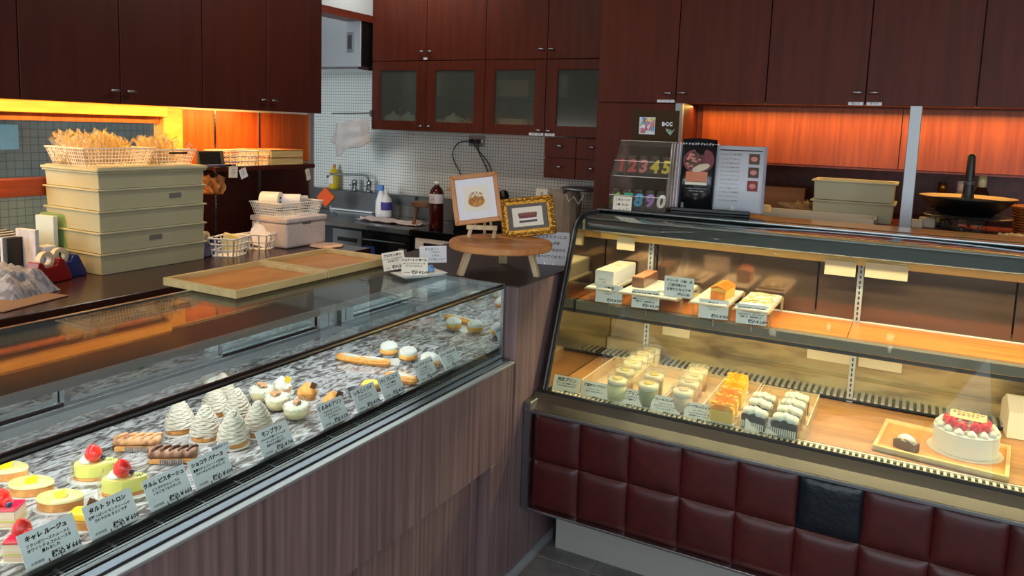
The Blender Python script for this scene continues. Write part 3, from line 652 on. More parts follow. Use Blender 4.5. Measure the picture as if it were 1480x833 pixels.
# ------------------------------------------------------------------ price cards of the straight case
def cardlines(title, small, price, w=.094, h=.062, ts=.0125, left='本体価格', ps=.0115):
    L = [(title, ts, -w * .02, h * .80, .12, .0005)]
    for i, s in enumerate(small): L.append((s, .0062, -w * .02, h * (.61 - .125 * i), .12, .00018))
    L.append((left, .0056, -w * .30, h * .13)); L.append((price, ps, w * .22, h * .15, .15, .0004))
    return L
LC = [((84, 809), 'キャレ ルージュ', ['フランボワーズのムースと', 'ホワイトチョコのムースを', '重ねました'], '税込￥660', 'price card reading Carré Rouge in kana, by the red glazed cakes'),
      ((171, 766), 'タルト シトロン', ['甘酸っぱいレモンクリームの', 'さわやかな タルトです'], '税込￥600', 'price card reading Tarte Citron in kana, before the lemon tarts'),
      ((252, 727), 'ラルム ピスターシュ', ['ピスタチオのムースに', 'いちごをあわせました'], '税込￥660', 'price card reading Larme Pistache in kana, before the pale green cakes'),
      ((317, 698), 'ショコラ バナーヌ', ['濃厚なチョコレートの生地に', 'バナナをのせて焼きました'], '税込￥600', 'price card reading Chocolat Banane in kana, under the small blue note'),
      ((407, 653), 'モンブラン', ['やわらかな栗のクリームを', 'たっぷりしぼった', '当店の人気商品です'], '税込￥700', 'price card reading Mont Blanc in kana, before the chestnut cream cones'),
      ((490, 613), 'くるみのプリン', ['なめらかなプリンに', 'くるみのキャラメリゼ', 'をのせました'], '税込￥570', 'price card for the walnut custard cups, left of the empty foil dish'),
      ((537, 590), 'いちじくパイ', ['焼いたいちじくの', 'カスタードパイです'], '税込￥570', 'price card leaning in front of the empty foil dish'),
      ((577, 573), 'パリ ブレスト', ['アーモンド風味の', 'バタークリーム'], '税込￥500', 'price card standing in front of the eclairs'),
      ((625, 549), 'シュー ア ラ クレーム', ['バニラの香りの', 'カスタードクリーム', 'たっぷりのシューです'], '税込￥300', 'price card in front of the right most cream puff'),
      ((661, 532), 'シュー キャラメル', ['ほろにがい', 'キャラメルの', 'クリームです'], '税込￥320', 'last price card of the straight case, beside its end mirror')]
for i, (p, t, s, pr, lb) in enumerate(LC):
    q = at(p[0], p[1], 'z', .748); w_ = .094 if i not in () else .09
    card((-1.231, q.y, .7465), PI / 2, math.radians(28), w_, .062, cardlines(t, s, pr, w_, ts=.0125 if len(t) < 8 else .0098), lb, group='price cards in the straight case')
q = at(324, 655, 'z', .775)
card((-1.285, at(321, 660, 'x', -1.285).y, .771), PI / 2, math.radians(20), .046, .024, [('数量限定です', .0072, 0, .0165), ('お早めにどうぞ', .0062, 0, .0065)], 'small white note with blue writing behind the Chocolat Banane card', name='note_card', ink=M['inkblue'], clip=False)
tag(MB().tube([(-1.286, at(321, 660, 'x', -1.285).y, .745), (-1.286, at(321, 660, 'x', -1.285).y, .772)], .0016, 8).lathe([(.008, .745), (.008, .747)], 12, Matrix.Translation((-1.286, at(321, 660, 'x', -1.285).y, 0))).build('note_stand', M['acryl']), 'tiny clear stand under the small blue note', 'card stand')

D = .745
def L(px, py, z=D): return at(px, py, 'z', z)
def plate(parent, r, ring=True, oval=1):
    return MB().lathe([(r, .0), (r, .0009), (r * .9, .0012), (0.001, .0012)], 28, Matrix.Scale(oval, 4, (0, 1, 0)), fn=lambda a, rr, z: (rr * (1 + .02 * math.sin(24 * a) * (rr > r * .95)), z)).build('paper_plate', M['paperplate'], parent, smooth=False)
# ---- mont blancs
def montblanc():
    t = thing('mont_blanc', 'x', 'cake', group='mont blancs in the straight case')
    plate(t, .037)
    MB().lathe([(.0285, .0012), (.031, .006), (.031, .016), (.027, .018), (.001, .018)], 32, fn=lambda a, r, z: (r * (1 + .02 * math.sin(9 * a)), z)).build('biscuit_base', M['crust'], t, smooth=True)
    b = MB(); b.lathe([(.026, .014), (.0265, .03), (.022, .05), (.014, .068), (.004, .078), (.0005, .079)], 24)
    random.seed(3)
    for s in range(3):
        pts = []; rs = []
        turns = 7.5
        for i in range(150):
            u = i / 149; a = 2 * PI * turns * u + s * 2.1; z = .015 + .064 * u + .0018 * math.sin(3 * a + s * 2)
            r = (.0285 * (1 - u ** 1.7) + .0045) + .0012 * math.sin(5.3 * a + s)
            pts.append((r * math.cos(a), r * math.sin(a), z)); rs.append(.0027 + .0005 * math.sin(7 * a))
        b.tube(pts, rs, 6)
    b.build('chestnut_cream_strands', M['montcream'], t, smooth=True)
    MB().ball((0, 0, .077), (.0085, .0085, .006), 12, 6).build('cream_tip', M['montcream'], t, smooth=True)
    return t
mb0 = montblanc()
MBs = [(260, 624, 'leftmost mont blanc, behind the braided pastries', 1.0), (297, 634, 'mont blanc on a white paper plate right behind the dark braided pastry', 1.0),
       (337, 643, 'nearest mont blanc, standing behind the small blue note', 1.02), (373, 627, 'mont blanc right of the nearest one, behind the Mont Blanc card', 1.0),
       (343, 606, 'mont blanc in the second row, between the two nearest ones', .98), (310, 600, 'mont blanc in the second row, behind the paper plated one', .97),
       (322, 580, 'rearmost mont blanc under the black glass edge', .95)]
for i, (px, py, lb, s) in enumerate(MBs):
    p = L(px, py); c = mb0 if i == 0 else dup(mb0)
    c.location = p; c.rotation_euler[2] = i * 1.3; c['label'] = lb; c.scale = (s, s, s)
# ---- walnut custard cups
def cup(label, px, py, s=1):
    p = L(px, py); t = thing('custard_cup', label, 'dessert', p, group='walnut custards in glass cups')
    MB().lathe([(.022, .0), (.027, .003), (.0315, .02), (.034, .038), (.0348, .044), (.0338, .044), (.031, .022), (.026, .005), (.001, .004)], 36, fn=lambda a, r, z: (r * (1 + .012 * math.sin(18 * a)), z), cap=False).build('cup', M['lidclear'], t, smooth=True)
    MB().lathe([(.001, .005), (.0255, .006), (.0305, .021), (.0315, .030), (.001, .031)], 30, cap=False).build('custard', M['puddingw'], t, smooth=True)
    b = MB(); b.lathe([(.0318, .029), (.0325, .034), (.026, .039), (.001, .038)], 40, fn=lambda a, r, z: (r * (1 + .05 * math.sin(14 * a)), z + .0012 * math.sin(14 * a + 1)), cap=False).build('cream', M['cream'], t, smooth=True)
    n = MB(); random.seed(int(px))
    for k in range(9):
        a = random.random() * 6.28; r = random.random() * .014
        n.ball((r * math.cos(a), r * math.sin(a), .042 + random.random() * .004), (.0062, .005, .0042), 8, 5, fn=lambda d: 1 + .25 * math.sin(9 * d.x + 7 * d.y))
    n.build('candied_walnuts', M['nut'], t, smooth=True); t.scale = (s, s, s); return t
cup('glass custard cup with candied walnuts, nearest of its kind', 428, 605)
cup('glass custard cup with walnuts behind the nearest one', 401, 592)
cup('glass custard cup with walnuts, rearmost beside the mont blancs', 378, 580)
bw = thing('glass_bowl', 'empty clear glass bowl half hidden by the black glass edge', 'bowl', L(318, 562))
MB().lathe([(.03, .0), (.045, .012), (.052, .030), (.053, .034), (.050, .032), (.042, .014), (.028, .003), (.001, .003)], 36, cap=False).build('bowl_wall', M['lidclear'], bw, smooth=True)
MB().lathe([(.001, .004), (.03, .005), (.044, .020), (.03, .028), (.001, .031)], 24, cap=False).build('bowl_cream', M['cream'], bw, smooth=True)
# ---- cream topped tartlets with gold swirls
def tartlet(label, px, py, s=1, leafcol='choc'):
    t = thing('swirl_tartlet', label, 'tart', L(px, py), group='cream swirl tartlets on paper plates'); plate(t, .034)
    MB().lathe([(.022, .0012), (.026, .014), (.0265, .017), (.023, .016), (.001, .014)], 28, fn=lambda a, r, z: (r * (1 + .03 * math.sin(14 * a)), z)).build('tart_shell', M['crust'], t, smooth=True)
    MB().lathe([(.024, .014), (.0265, .02), (.023, .029), (.014, .038), (.006, .045), (.0006, .049)], 56, fn=lambda a, r, z: (r * (1 + .10 * math.sin(7 * a + z * 190)), z)).build('cream_swirl', M['choux'] if s > .98 else M['cream'], t, smooth=True)
    MB().box(-.008, .008, -.0008, .0008, .038, .058, Matrix.Rotation(.5, 4, 'Y') @ Matrix.Rotation(.6, 4, 'Z')).build('wafer', M[leafcol], t, bevel=.0004)
    return t
tartlet('cream swirl tartlet, rearmost, just under the black glass edge', 407, 568, .95, 'yellow')
tartlet('golden swirl tartlet with a dark wafer, middle of the three', 444, 577, 1.0)
tartlet('golden swirl tartlet nearest the walnut custard price card', 481, 590, 1.0)
# ---- eclairs
def eclair(label, p, rz, l=.115):
    t = thing('eclair', label, 'eclair', p, rz, group='ridged eclairs')
    pts = []; rs = []
    for i in range(22):
        u = i / 21; pts.append((-l / 2 + l * u, .002 * math.sin(u * 5), .0125)); rs.append(.0135 * (1 - abs(2 * u - 1) ** 5) ** .5 + .0008)
    b = MB().tube(pts, rs, 28); v2 = []
    for x, y, z in b.v:
        a = math.atan2(z - .0125, y); k = 1 + .13 * math.sin(8 * a + x * 30); v2.append((x, y * k * 1.15, .0125 + (z - .0125) * k * .9))
    b.v = v2; b.build('choux_shell', M['choux'], t, smooth=True)
    MB().ball((0, 0, .023), (l * .40, .009, .004), 20, 6).build('sugar_dusting', M['sugar'], t, smooth=True)
    return t
eclair('long golden eclair lying highest in the case, left of the cream puffs', L(508, 524), .12)
eclair('shorter golden eclair in front of the white card', L(540, 528), .3)
eclair('eclair half hidden behind the price cards', L(580, 552), .02)
tag(MB().box(-.05, .05, -.035, .035, 0, .0012).build('deck_liner', M['paperplate']), 'white liner sheet between the eclairs', 'sheet').location = L(556, 523) + Vector((0, 0, .0002))
bpy.data.objects['deck_liner'].rotation_euler[2] = .5
# ---- foil dish
fd = thing('foil_dish', 'empty crimped foil dish behind the price cards', 'foil dish', L(518, 573))
MB().lathe([(.020, .0), (.036, .017), (.0375, .018), (.0355, .0165), (.0195, .001), (.001, .001)], 64, fn=lambda a, r, z: (r * (1 + .035 * math.sin(32 * a) * (z > .002)), z), cap=False).build('foil_wall', M['foil'], fd)
y1 = thing('fig_tart', 'small yellow custard tart behind the empty foil dish', 'tart', L(536, 562)); MB().lathe([(.026, 0), (.03, .01), (.03, .013), (.001, .014)], 28).build('tart_shell', M['crust'], y1, smooth=True)
MB().lathe([(.028, .0135), (.022, .021), (.001, .024)], 24).build('custard_top', M['yellowcake'], y1, smooth=True)
# ---- cream puffs
def puff(label, px, py, s=1, band=False):
    t = thing('cream_puff', label, 'cream puff', L(px, py), random.random() * 6, group='sugar dusted cream puffs')
    MB().lathe([(.021, .0), (.029, .012), (.0285, .0125), (.0205, .001), (.001, .001)], 48, fn=lambda a, r, z: (r * (1 + .05 * math.sin(24 * a) * (z > .003)), z), cap=False).build('foil_cup', M['foil'], t)
    MB().ball((0, 0, .020), (.030, .030, .014), 28, 12, fn=lambda d: 1 + .05 * noise.noise(d * 2.2)).build('choux_base', M['choux'], t, smooth=True)
    MB().lathe([(.026, .024), (.0285, .027), (.025, .031)], 28, fn=lambda a, r, z: (r * (1 + .04 * math.sin(11 * a)), z)).build('custard_filling', M['yellowcake'], t, smooth=True)
    MB().ball((0, 0, .033), (.0285, .0285, .019), 32, 14, fn=lambda d: 1 + .10 * noise.noise(d * 3.1) if d.z > -.2 else .97).build('choux_lid', M['sugar'], t, smooth=True)
    t.scale = (s, s, s); return t
random.seed(5)
puff('sugar dusted cream puff in foil, left of the three', 562, 516)
puff('sugar dusted cream puff in foil, middle of the three', 590, 524)
puff('sugar dusted cream puff in foil, right one behind the price card', 621, 533)
# ---- braided pastries in clear holders
def braid(label, px, py, rz, m, s=1):
    t = thing('braided_pastry', label, 'pastry', L(px, py), rz, group='braided chocolate banana pastries'); l = .098
    pts = [(-l / 2 + l * i / 39, 0, .022) for i in range(40)]; b = MB().tube(pts, .0125, 20); v2 = []
    for x, y, z in b.v:
        a = math.atan2(z - .022, y); k = 1 + .10 * math.sin(x * 300 + a * 1.0) * (z > .018); v2.append((x, y * k * 1.1, .022 + (z - .022) * k * .95))
    b.v = v2; b.build('braided_crust', m, t, smooth=True)
    r = MB()
    for k in range(5):
        x = -l / 2 + .012 + k * .0185; r.tube([(x - .006, -.011, .030), (x + .001, -.003, .0358), (x + .009, .006, .0352), (x + .013, .010, .031)], [.0025, .0042, .0042, .0022], 8)
    r.build('crust_ridges', M['choc'] if s == 2 else M['braid'], t, smooth=True)
    f = MB()
    for k in range(14):
        a0 = -l * .25 + k * .0036; f.box(a0, a0 + .002, -.016, -.0145 + .001 * (k % 2), .001, .013)
    f.build('foil_pleats', M['foil'], t)
    MB().box(-l / 2 - .003, -l / 2 - .0015, -.017, .017, 0, .034).box(l / 2 + .0015, l / 2 + .003, -.017, .017, 0, .034).box(-l / 2 - .003, l / 2 + .003, -.017, .017, 0, .0012).box(-l / 2 - .003, l / 2 + .003, .0158, .017, .001, .02).build('clear_sleeve', M['lidclear'], t)
    MB().box(-l / 2 + .002, l / 2 - .002, -.0135, .0135, .0015, .012).build('pastry_base', M['crust'], t, bevel=.001)
    return t
braid('pale braided pastry in a clear sleeve, left of the mont blancs', 200, 650, .62, M['braid'])
braid('dark braided pastry in a clear sleeve, nearest the Chocolat Banane card', 251, 668, .62, mat('dark_braid', (140, 96, 70), .5, c2=(92, 56, 38), scale=(40, 40, 40), bump=.3), 2)
# ---- pistachio drops
def drop(rx, ry, z0, z1, n=28, tip=1.0):
    pl = []
    for i in range(n):
        a = 2 * PI * i / n; pl.append((rx * math.cos(a) * (1 + .0), ry * math.sin(a) * (1 - .35 * max(0, math.cos(a)) * tip)))
    return MB().extr(pl, 'z', z0, z1)
def strawberry(parent, c, s=1, name='strawberry', m=None, half=False):
    return MB().lathe([(.002, -.011), (.009, -.008), (.012, 0), (.010, .008), (.005, .014), (.0006, .0165)], 18, Matrix.Translation(c) @ Matrix.Rotation(.9 if half else .2, 4, 'X') @ Matrix.Scale(s, 4)).build(name, m or M['straw'], parent, smooth=True)
def pistcake(label, px, py, rz):
    t = thing('pistachio_cake', label, 'cake', L(px, py), rz, group='pale green pistachio cakes')
    drop(.056, .036, .0, .0012, tip=.3).build('paper_plate', M['paperplate'], t)
    drop(.043, .024, .0012, .007).build('biscuit_base', M['crust'], t, bevel=.001)
    drop(.042, .023, .007, .034).build('pistachio_mousse', M['pist'], t, bevel=.002, seg=2)
    drop(.041, .022, .034, .0355).build('glaze', M['lemon'], t, bevel=.0006)
    MB().lathe([(.014, .035), (.015, .040), (.009, .048), (.001, .053)], 30, Matrix.Translation((-.016, 0, 0)), fn=lambda a, r, z: (r * (1 + .1 * math.sin(8 * a + z * 150)), z)).build('cream_swirl', M['cream'], t, smooth=True)
    strawberry(t, (-.004, -.003, .052), 1.4); MB().ball((.012, .004, .042), .0055, 12, 8).build('blueberry', M['berry'], t, smooth=True)
    n = MB()
    for k in range(4): n.box(.022 + k * .003, .0245 + k * .003, -.004 + (k % 2) * .005, -.001 + (k % 2) * .005, .0355, .0378)
    n.build('pistachio_crumbs', mat('pistachio_green', (120, 140, 50), .6) if 'pistachio_green' not in bpy.data.materials else bpy.data.materials['pistachio_green'], t)
    MB().box(-.044, -.0432, -.024, .024, .001, .046).box(-.044, .040, .0235, .0243, .001, .044).build('clear_wrap', M['lidclear'], t)
    return t
pistcake('pistachio cake with a strawberry, behind, beside the pale braided pastry', 140, 690, .75)
pistcake('pistachio cake with a strawberry, in front, behind the Larme Pistache card', 181, 713, .75)
# ---- lemon tarts
def lemontart(label, px, py, rz, cut=False, s=1):
    t = thing('lemon_tart', label, 'tart', L(px, py), rz, group='lemon tarts')
    drop(.050, .033, 0, .0012, tip=.4).build('paper_plate', M['paperplate'], t)
    drop(.042, .027, .0012, .019, 36, .6).build('tart_shell', M['crust'], t, bevel=.002, seg=2)
    b = MB(); rings = [(1.02, .018), (1.03, .0215), (.98, .0245), (.8, .0265), (.4, .0275), (.02, .0278)]; n = 36; v = []; f = []
    for s_, z in rings:
        for i in range(n):
            a = 2 * PI * i / n; v.append((.042 * math.cos(a) * s_, .027 * math.sin(a) * (1 - .21 * max(0, math.cos(a))) * s_, z))
    for j in range(len(rings) - 1):
        for i in range(n): k = (i + 1) % n; f.append((j * n + i, j * n + k, (j + 1) * n + k, (j + 1) * n + i))
    b.add(v, f).build('lemon_glaze', M['lemon'], t, smooth=True)
    MB().box(-.011, .011, -.009, .011, .0275, .031, Matrix.Translation((.006, .002, .003)) @ Matrix.Rotation(.45, 4, 'X') @ Matrix.Rotation(.5, 4, 'Z')).build('lemon_slice', M['yellow'], t, bevel=.001)
    c = MB()
    for k in range(3): c.ball((-.004 + .003 * k, -.010 + .002 * k, .0295), .0018, 8, 5)
    c.build('pistachio_crumbs', bpy.data.materials['pistachio_green'], t, smooth=True)
    return t
lemontart('lemon tart at the left edge of the frame, rearmost', 10, 690, .55)
lemontart('lemon tart in the middle of the row, on a white paper plate', 46, 712, .55)
lemontart('lemon tart nearest the Tarte Citron card, with green crumbs', 88, 733, .55)
lt = thing('yellow_mousse_cake', 'small yellow mousse cake half hidden by the Tarte Citron card', 'cake', L(121, 762), .5)
drop(.032, .026, 0, .0012, tip=.2).build('paper_plate', M['paperplate'], lt); MB().box(-.022, .022, -.016, .016, .001, .018).build('biscuit_base', M['crust'], lt, bevel=.001)
MB().box(-.022, .022, -.016, .016, .018, .033).build('yellow_mousse', M['yellow'], lt, bevel=.004, seg=2)
MB().box(-.008, .008, -.0008, .0008, .0, .022, Matrix.Translation((.010, .004, .032)) @ Matrix.Rotation(.4, 4, 'Y')).build('chocolate_plaque', M['choc'], lt)
# ---- red squares
def carre(label, px, py, rz):
    t = thing('red_square_cake', label, 'cake', L(px, py), rz, group='red glazed square cakes')
    MB().box(-.031, .031, -.024, .024, 0, .0015).build('gold_board', M['papercream'], t)
    MB().box(-.027, .027, -.020, .020, .0015, .030).build('layered_mousse', M['pinkcake'], t, bevel=.001)
    MB().box(-.0275, .0275, -.0205, .0205, .011, .0145).build('sponge_layer', M['pist'], t)
    MB().box(-.0275, .0275, -.0205, .0205, .030, .0355).build('red_glaze', M['redglaze'], t, bevel=.002, seg=2)
    strawberry(t, (-.006, .002, .046), 1.3); strawberry(t, (.008, -.005, .042), .8, 'strawberry', half=True)
    MB().ball((.013, -.011, .041), .006, 12, 8).build('blueberry', M['berry'], t, smooth=True)
    MB().box(-.028, .028, -.0225, -.0217, .001, .041).box(-.0295, -.0287, -.022, .022, .001, .041).build('clear_wrap', M['lidclear'], t)
    MB().box(-.004, .016, -.0007, .0007, 0, .02, Matrix.Translation((-.012, .012, .036)) @ Matrix.Rotation(-.5, 4, 'Y')).build('chocolate_plaque', M['choc'], t)
    return t
carre('red glazed square cake cut by the left edge of the frame, behind', 8, 756, .6)
carre('red glazed square cake with strawberry, behind the Carré Rouge card', 38, 803, .6)
# ---- things on top of the straight case
TZ = .9935
def tray(label, c, lx, ly, h, rz=0, gap=.012):
    t = thing('wooden_tray', label, 'tray', c, rz, group='pale wooden trays on the straight case')
    MB().box(-lx / 2 + gap, lx / 2 - gap, -ly / 2 + gap, ly / 2 - gap, .002, .008).build('tray_base', M['traybase'], t)
    for a in ((-lx / 2, lx / 2, -ly / 2, -ly / 2 + gap), (-lx / 2, lx / 2, ly / 2 - gap, ly / 2), (-lx / 2, -lx / 2 + gap, -ly / 2 + gap, ly / 2 - gap), (lx / 2 - gap, lx / 2, -ly / 2 + gap, ly / 2 - gap)):
        MB().box(*a, 0, h).build('rim', M['traywood'], t, bevel=.0015)
    return t
pa = at(340, 433, 'z', TZ); pb = at(472, 402, 'z', TZ); pcn = at(600, 372, 'z', TZ)
ly = pb.y - pa.y
tray('pale wooden tray on the straight case, nearer one', (pa.x - .155, pa.y + ly / 2, TZ), .31, ly - .004, .024)
tray('pale wooden tray on the straight case, farther one by the card plate', (pa.x - .155, pb.y + .17, TZ), .31, .336, .026)
# white plate with three cards
pp = at(606, 399, 'z', TZ)
pl_ = thing('rectangular_plate', 'white rectangular dish holding three handwritten cards', 'plate', pp, 1.15)
v = MB(); v.taper((.070, .032), (.088, .047), .0, .012); v.build('dish', M['white'], pl_, bevel=.003, seg=2)
MB().box(-.072, .072, -.034, .034, .0115, .0135).build('dish_liner', M['papercream'], pl_)
cr = math.atan2(pp.x, pp.y)
def pc_card(px, py, w, h, roll, lines, label, m=None, dy=0, ink=None, yaw=.42, lean=.2):
    p = at(px, py, 'z', TZ + .014 + dy); return card(p, yaw, lean, w, h, lines, label, m=m or M['papercream'], roll=roll, ink=ink, clip=True, group='cards in the white dish')
pc_card(571, 390, .078, .062, -.22, cardlines('フロランタン', ['アーモンドとはちみつの', '焼き菓子です'], '税込￥260', .078, ts=.0105, left='本体'), 'cream card in the white dish, leftmost and tilted')
pc_card(599, 398, .088, .058, -.04, cardlines('シュトーレン ホール', ['木の実とドライフルーツを', 'たっぷり入れました'], '税込￥2,600', .088, ts=.009, left='本体価格'), 'cream card in the white dish, front one with a red price')
pc_card(626, 380, .098, .060, -.07, [('焼き菓子の', .0105, -.004, .048), ('ご予約は', .009, .006, .037), ('お早めに', .0085, .012, .025), ('どうぞお願いします', .008, .006, .012)], 'white card in the white dish, rear one with grey and blue writing', m=M['paper'], dy=.004, ink=M['inkgrey'])
tag(MB().box(-.012, .012, -.008, .008, 0, .014).box(-.005, .005, -.0085, .0085, .014, .022).build('blue_clip', mat('sky_blue_clip', (120, 170, 226), .3), bevel=.001), 'small light blue clip lying in the white dish', 'clip').location = at(622, 393, 'z', TZ + .013) + Vector((0, 0, .0012))

# ------------------------------------------------------------------ round stool, easel and pictures on the plinth
PZ = .9905
fl_ = at(665, 398, 'z', PZ); fr_ = at(776, 400, 'z', PZ)
bkp = at(727, 381, 'z', PZ)
sc_ = at(724, 349, 'z', 1.105)
st = thing('round_stool', 'low round wooden stool on the dark plinth carrying two pictures', 'stool', (sc_.x, sc_.y, PZ))
RS = .180
MB().lathe([(RS - .004, .092), (RS, .096), (RS, .112), (RS - .004, .116), (.001, .116)], 64).build('stool_seat', M['stoolwood'], st, bevel=.0)
def legm(foot, top, th=.016):
    a = Vector(foot) - Vector((sc_.x, sc_.y, 0)); a.z = 0; d = a.normalized(); tp = d * (a.length * .78); tp.z = .094
    side = Vector((-d.y, d.x, 0)) * th; o = d * th * .6
    v = [a - side - o, a + side - o, a + side + o, a - side + o, tp - side - o, tp + side - o, tp + side + o, tp - side + o]
    return MB().add([tuple(p) for p in v], [(0, 3, 2, 1), (4, 5, 6, 7), (0, 1, 5, 4), (1, 2, 6, 5), (2, 3, 7, 6), (3, 0, 4, 7)])
for f_ in (fl_, fr_, bkp): legm(f_, None).build('leg', M['legwood'], st, bevel=.002)
SZT = PZ + .1165
e0 = at(697, 343, 'z', SZT); ez = math.atan2(-e0.x, e0.y) - .10
ea = thing('mini_easel', 'small whitewashed wooden easel on the round stool', 'easel', (e0.x, e0.y, SZT), ez)
MB().box(-.054, .054, -.030, -.012, .030, .046).build('easel_rail', M['legwood'], ea, bevel=.001)
for x0, x1 in ((-.045, -.040), (.040, .046)):
    MB().tube([(x0 * 1.05, -.020, 0), (x1, -.012, .034)], .0075, 6).build('front_leg', M['legwood'], ea)
MB().tube([(0, .085, 0), (0, .046, .15)], .006, 6).build('rear_leg', M['legwood'], ea)
MB().tube([(-.03, .012, .034), (-.012, .040, .15)], .005, 6).tube([(.03, .012, .034), (.012, .040, .15)], .005, 6).build('easel_upright', M['legwood'], ea)
def picture(name, label, loc, rz, lean, w, h, fw_, th, mf, mm, roll=0, ornate=False):
    t = thing(name, label, 'picture', loc, rz, rx=-lean, ry=roll)
    b = MB(); b.extr([(-w / 2, 0), (w / 2, 0), (w / 2 - fw_, fw_), (-w / 2 + fw_, fw_)], 'y', 0, th).extr([(-w / 2, h), (w / 2, h), (w / 2 - fw_, h - fw_), (-w / 2 + fw_, h - fw_)], 'y', 0, th)
    b.extr([(-w / 2, 0), (-w / 2, h), (-w / 2 + fw_, h - fw_), (-w / 2 + fw_, fw_)], 'y', 0, th).extr([(w / 2, 0), (w / 2, h), (w / 2 - fw_, h - fw_), (w / 2 - fw_, fw_)], 'y', 0, th)
    b.build('frame', mf, t, bevel=.003, seg=2)
    if ornate:
        o = MB(); random.seed(9)
        for (xa, za, xb, zb) in ((-w / 2 + .008, .010, w / 2 - .008, .010), (-w / 2 + .008, h - .010, w / 2 - .008, h - .010), (-w / 2 + .010, .008, -w / 2 + .010, h - .008), (w / 2 - .010, .008, w / 2 - .010, h - .008)):
            n = int(math.hypot(xb - xa, zb - za) / .0085)
            for k in range(n + 1):
                u = k / n; x = xa + (xb - xa) * u; z = za + (zb - za) * u
                o.ball((x + .002 * math.sin(k * 2.6), -.001, z + .002 * math.cos(k * 2.2)), (.0062, .0045, .0038 + .0016 * (k % 2)), 8, 5, Matrix.Translation((0, 0, 0)))
        o.build('carved_leaves', mf, t, smooth=True)
        MB().box(-w / 2 + fw_ - .003, w / 2 - fw_ + .003, -.001, .004, fw_ - .003, fw_).box(-w / 2 + fw_ - .003, w / 2 - fw_ + .003, -.001, .004, h - fw_, h - fw_ + .003).box(-w / 2 + fw_ - .003, -w / 2 + fw_, -.001, .004, fw_, h - fw_).box(w / 2 - fw_, w / 2 - fw_ + .003, -.001, .004, fw_, h - fw_).build('inner_fillet', M['gold'], t)
    MB().box(-w / 2 + fw_ - .001, w / 2 - fw_ + .001, th * .45, th * .9, fw_ - .001, h - fw_ + .001).build('mount', mm, t)
    return t
el = at(692, 334, 'z', SZT + .046)
pic = picture('cream_puff_picture', 'framed drawing of a cream puff in a light oak frame on the mini easel', (0, 0, 0), ez + .26, .16, .172, .178, .017, .012, M['stoolwood'], M['paper'], roll=-.13)
pb_ = Vector((e0.x, e0.y, SZT + .0465)) + Vector((math.sin(ez) * .022, -math.cos(ez) * .022, 0)) + Vector((-.010, -.002, .006)); pic.location = pb_
MB().box(-.043, .043, .0040, .0052, .045, .135).build('drawing_paper', M['papercream'], pic)
b = MB(); b.ball((0, .0036, .080), (.030, .0012, .021), 24, 12).ball((0, .0036, .098), (.026, .0012, .015), 24, 12).build('puff_drawing', M['crust'], pic, smooth=True)
random.seed(2)
b = MB()
for k in range(15):
    a = PI * k / 14; b.ball((.023 * math.cos(a) * (.55 + .45 * (k % 2)), .0024, .096 + .014 * math.sin(a) * (.3 + .7 * (k % 3) / 2)), (.0040, .0008, .0026), 8, 5)
b.build('cream_drawing', M['cream'], pic, smooth=True)
b = MB()
for k in range(7): b.ball((-.022 + .007 * k, .0018, .083 + .005 * (k % 2)), (.003, .0006, .0018), 8, 5)
b.build('plum_shading', mat('plum_pencil', (120, 60, 70), .7), pic, smooth=True)
g0 = at(757, 343.5, 'z', SZT); gz = math.atan2(-g0.x, g0.y) + .16
g = picture('chocolate_cake_picture', 'framed drawing of a layered chocolate cake in an ornate gilt frame', (g0.x + .008, g0.y + .035, SZT + .002), gz, .20, .200, .145, .026, .014, M['gold'], M['grey'], roll=-.12, ornate=True)
MB().box(-.056, .056, .0040, .0052, .038, .108).build('drawing_paper', M['papercream'], g)
plum = bpy.data.materials['plum_pencil']
for z0, z1, m, wv in ((.052, .060, 'choc', 0), (.062, .066, 'white', 0), (.068, .078, plum, 0)):
    MB().box(-.033, .033, .0028, .0040, z0, z1).build('cake_layer_drawing', M[m] if isinstance(m, str) else m, g)
b = MB()
for k in range(6): b.ball((-.028 + .0112 * k, .0034, .081), (.0075, .0008, .008), 10, 6)
b.build('cream_peak_drawing', mat('rosewood_pencil', (140, 84, 70), .7), g, smooth=True)
# sign behind the stool
q = at(790, 384, 'z', PZ)
o = card((q.x, q.y + .02, PZ), .30, .12, .145, .125, [('クリスマス 12-20', .015, .005, .105, .1, .0002), ('お一人様', .0135, .012, .082, .1, .0003), ('二台まで おかわり', .0135, .006, .056, .1, .0003), ('気をつけてください！', .0125, .004, .030, .1, .0003)], 'white handwritten notice propped behind the round stool', name='notice_card', clip=True)
# ------------------------------------------------------------------ curved case: price cards
def R2(px, py, z=DZ): return at(px, py, 'z', z)
RC = [((815, 578), '純生プリン', ['生クリームと卵黄のプリン', 'とろけるなめらかさです'], '税込￥380', 'cream price card in the lower deck, nearest the slanted black frame'),
      ((856, 587), '抹茶きなこプリン', ['抹茶のプリンに', 'きなこを合わせました'], '税込￥420', 'second cream price card from the slanted black frame'),
      ((905, 597), '抹茶プリン', ['小豆かのこ入り抹茶プリン', 'なめらかで濃厚です'], '税込￥410', 'cream price card in front of the matcha puddings'),
      ((959, 609), 'コーヒーのパンナコッタ', ['エスプレッソの', 'ほろにがいパンナコッタに', 'クリームをのせました'], '税込￥400', 'cream price card left of the pink milk puddings'),
      ((1008, 620), 'メープルシロップの', ['チーズプリン', 'しっとりなめらかな食感', '北海道産のチーズ入り'], '税込￥450', 'cream price card in front of the orange jelly slices'),
      ((1098, 640), 'ガトーショコラ', ['しっとりとした', '濃厚なショコラです'], '税込￥570', 'cream price card in front of the chocolate cake slices')]
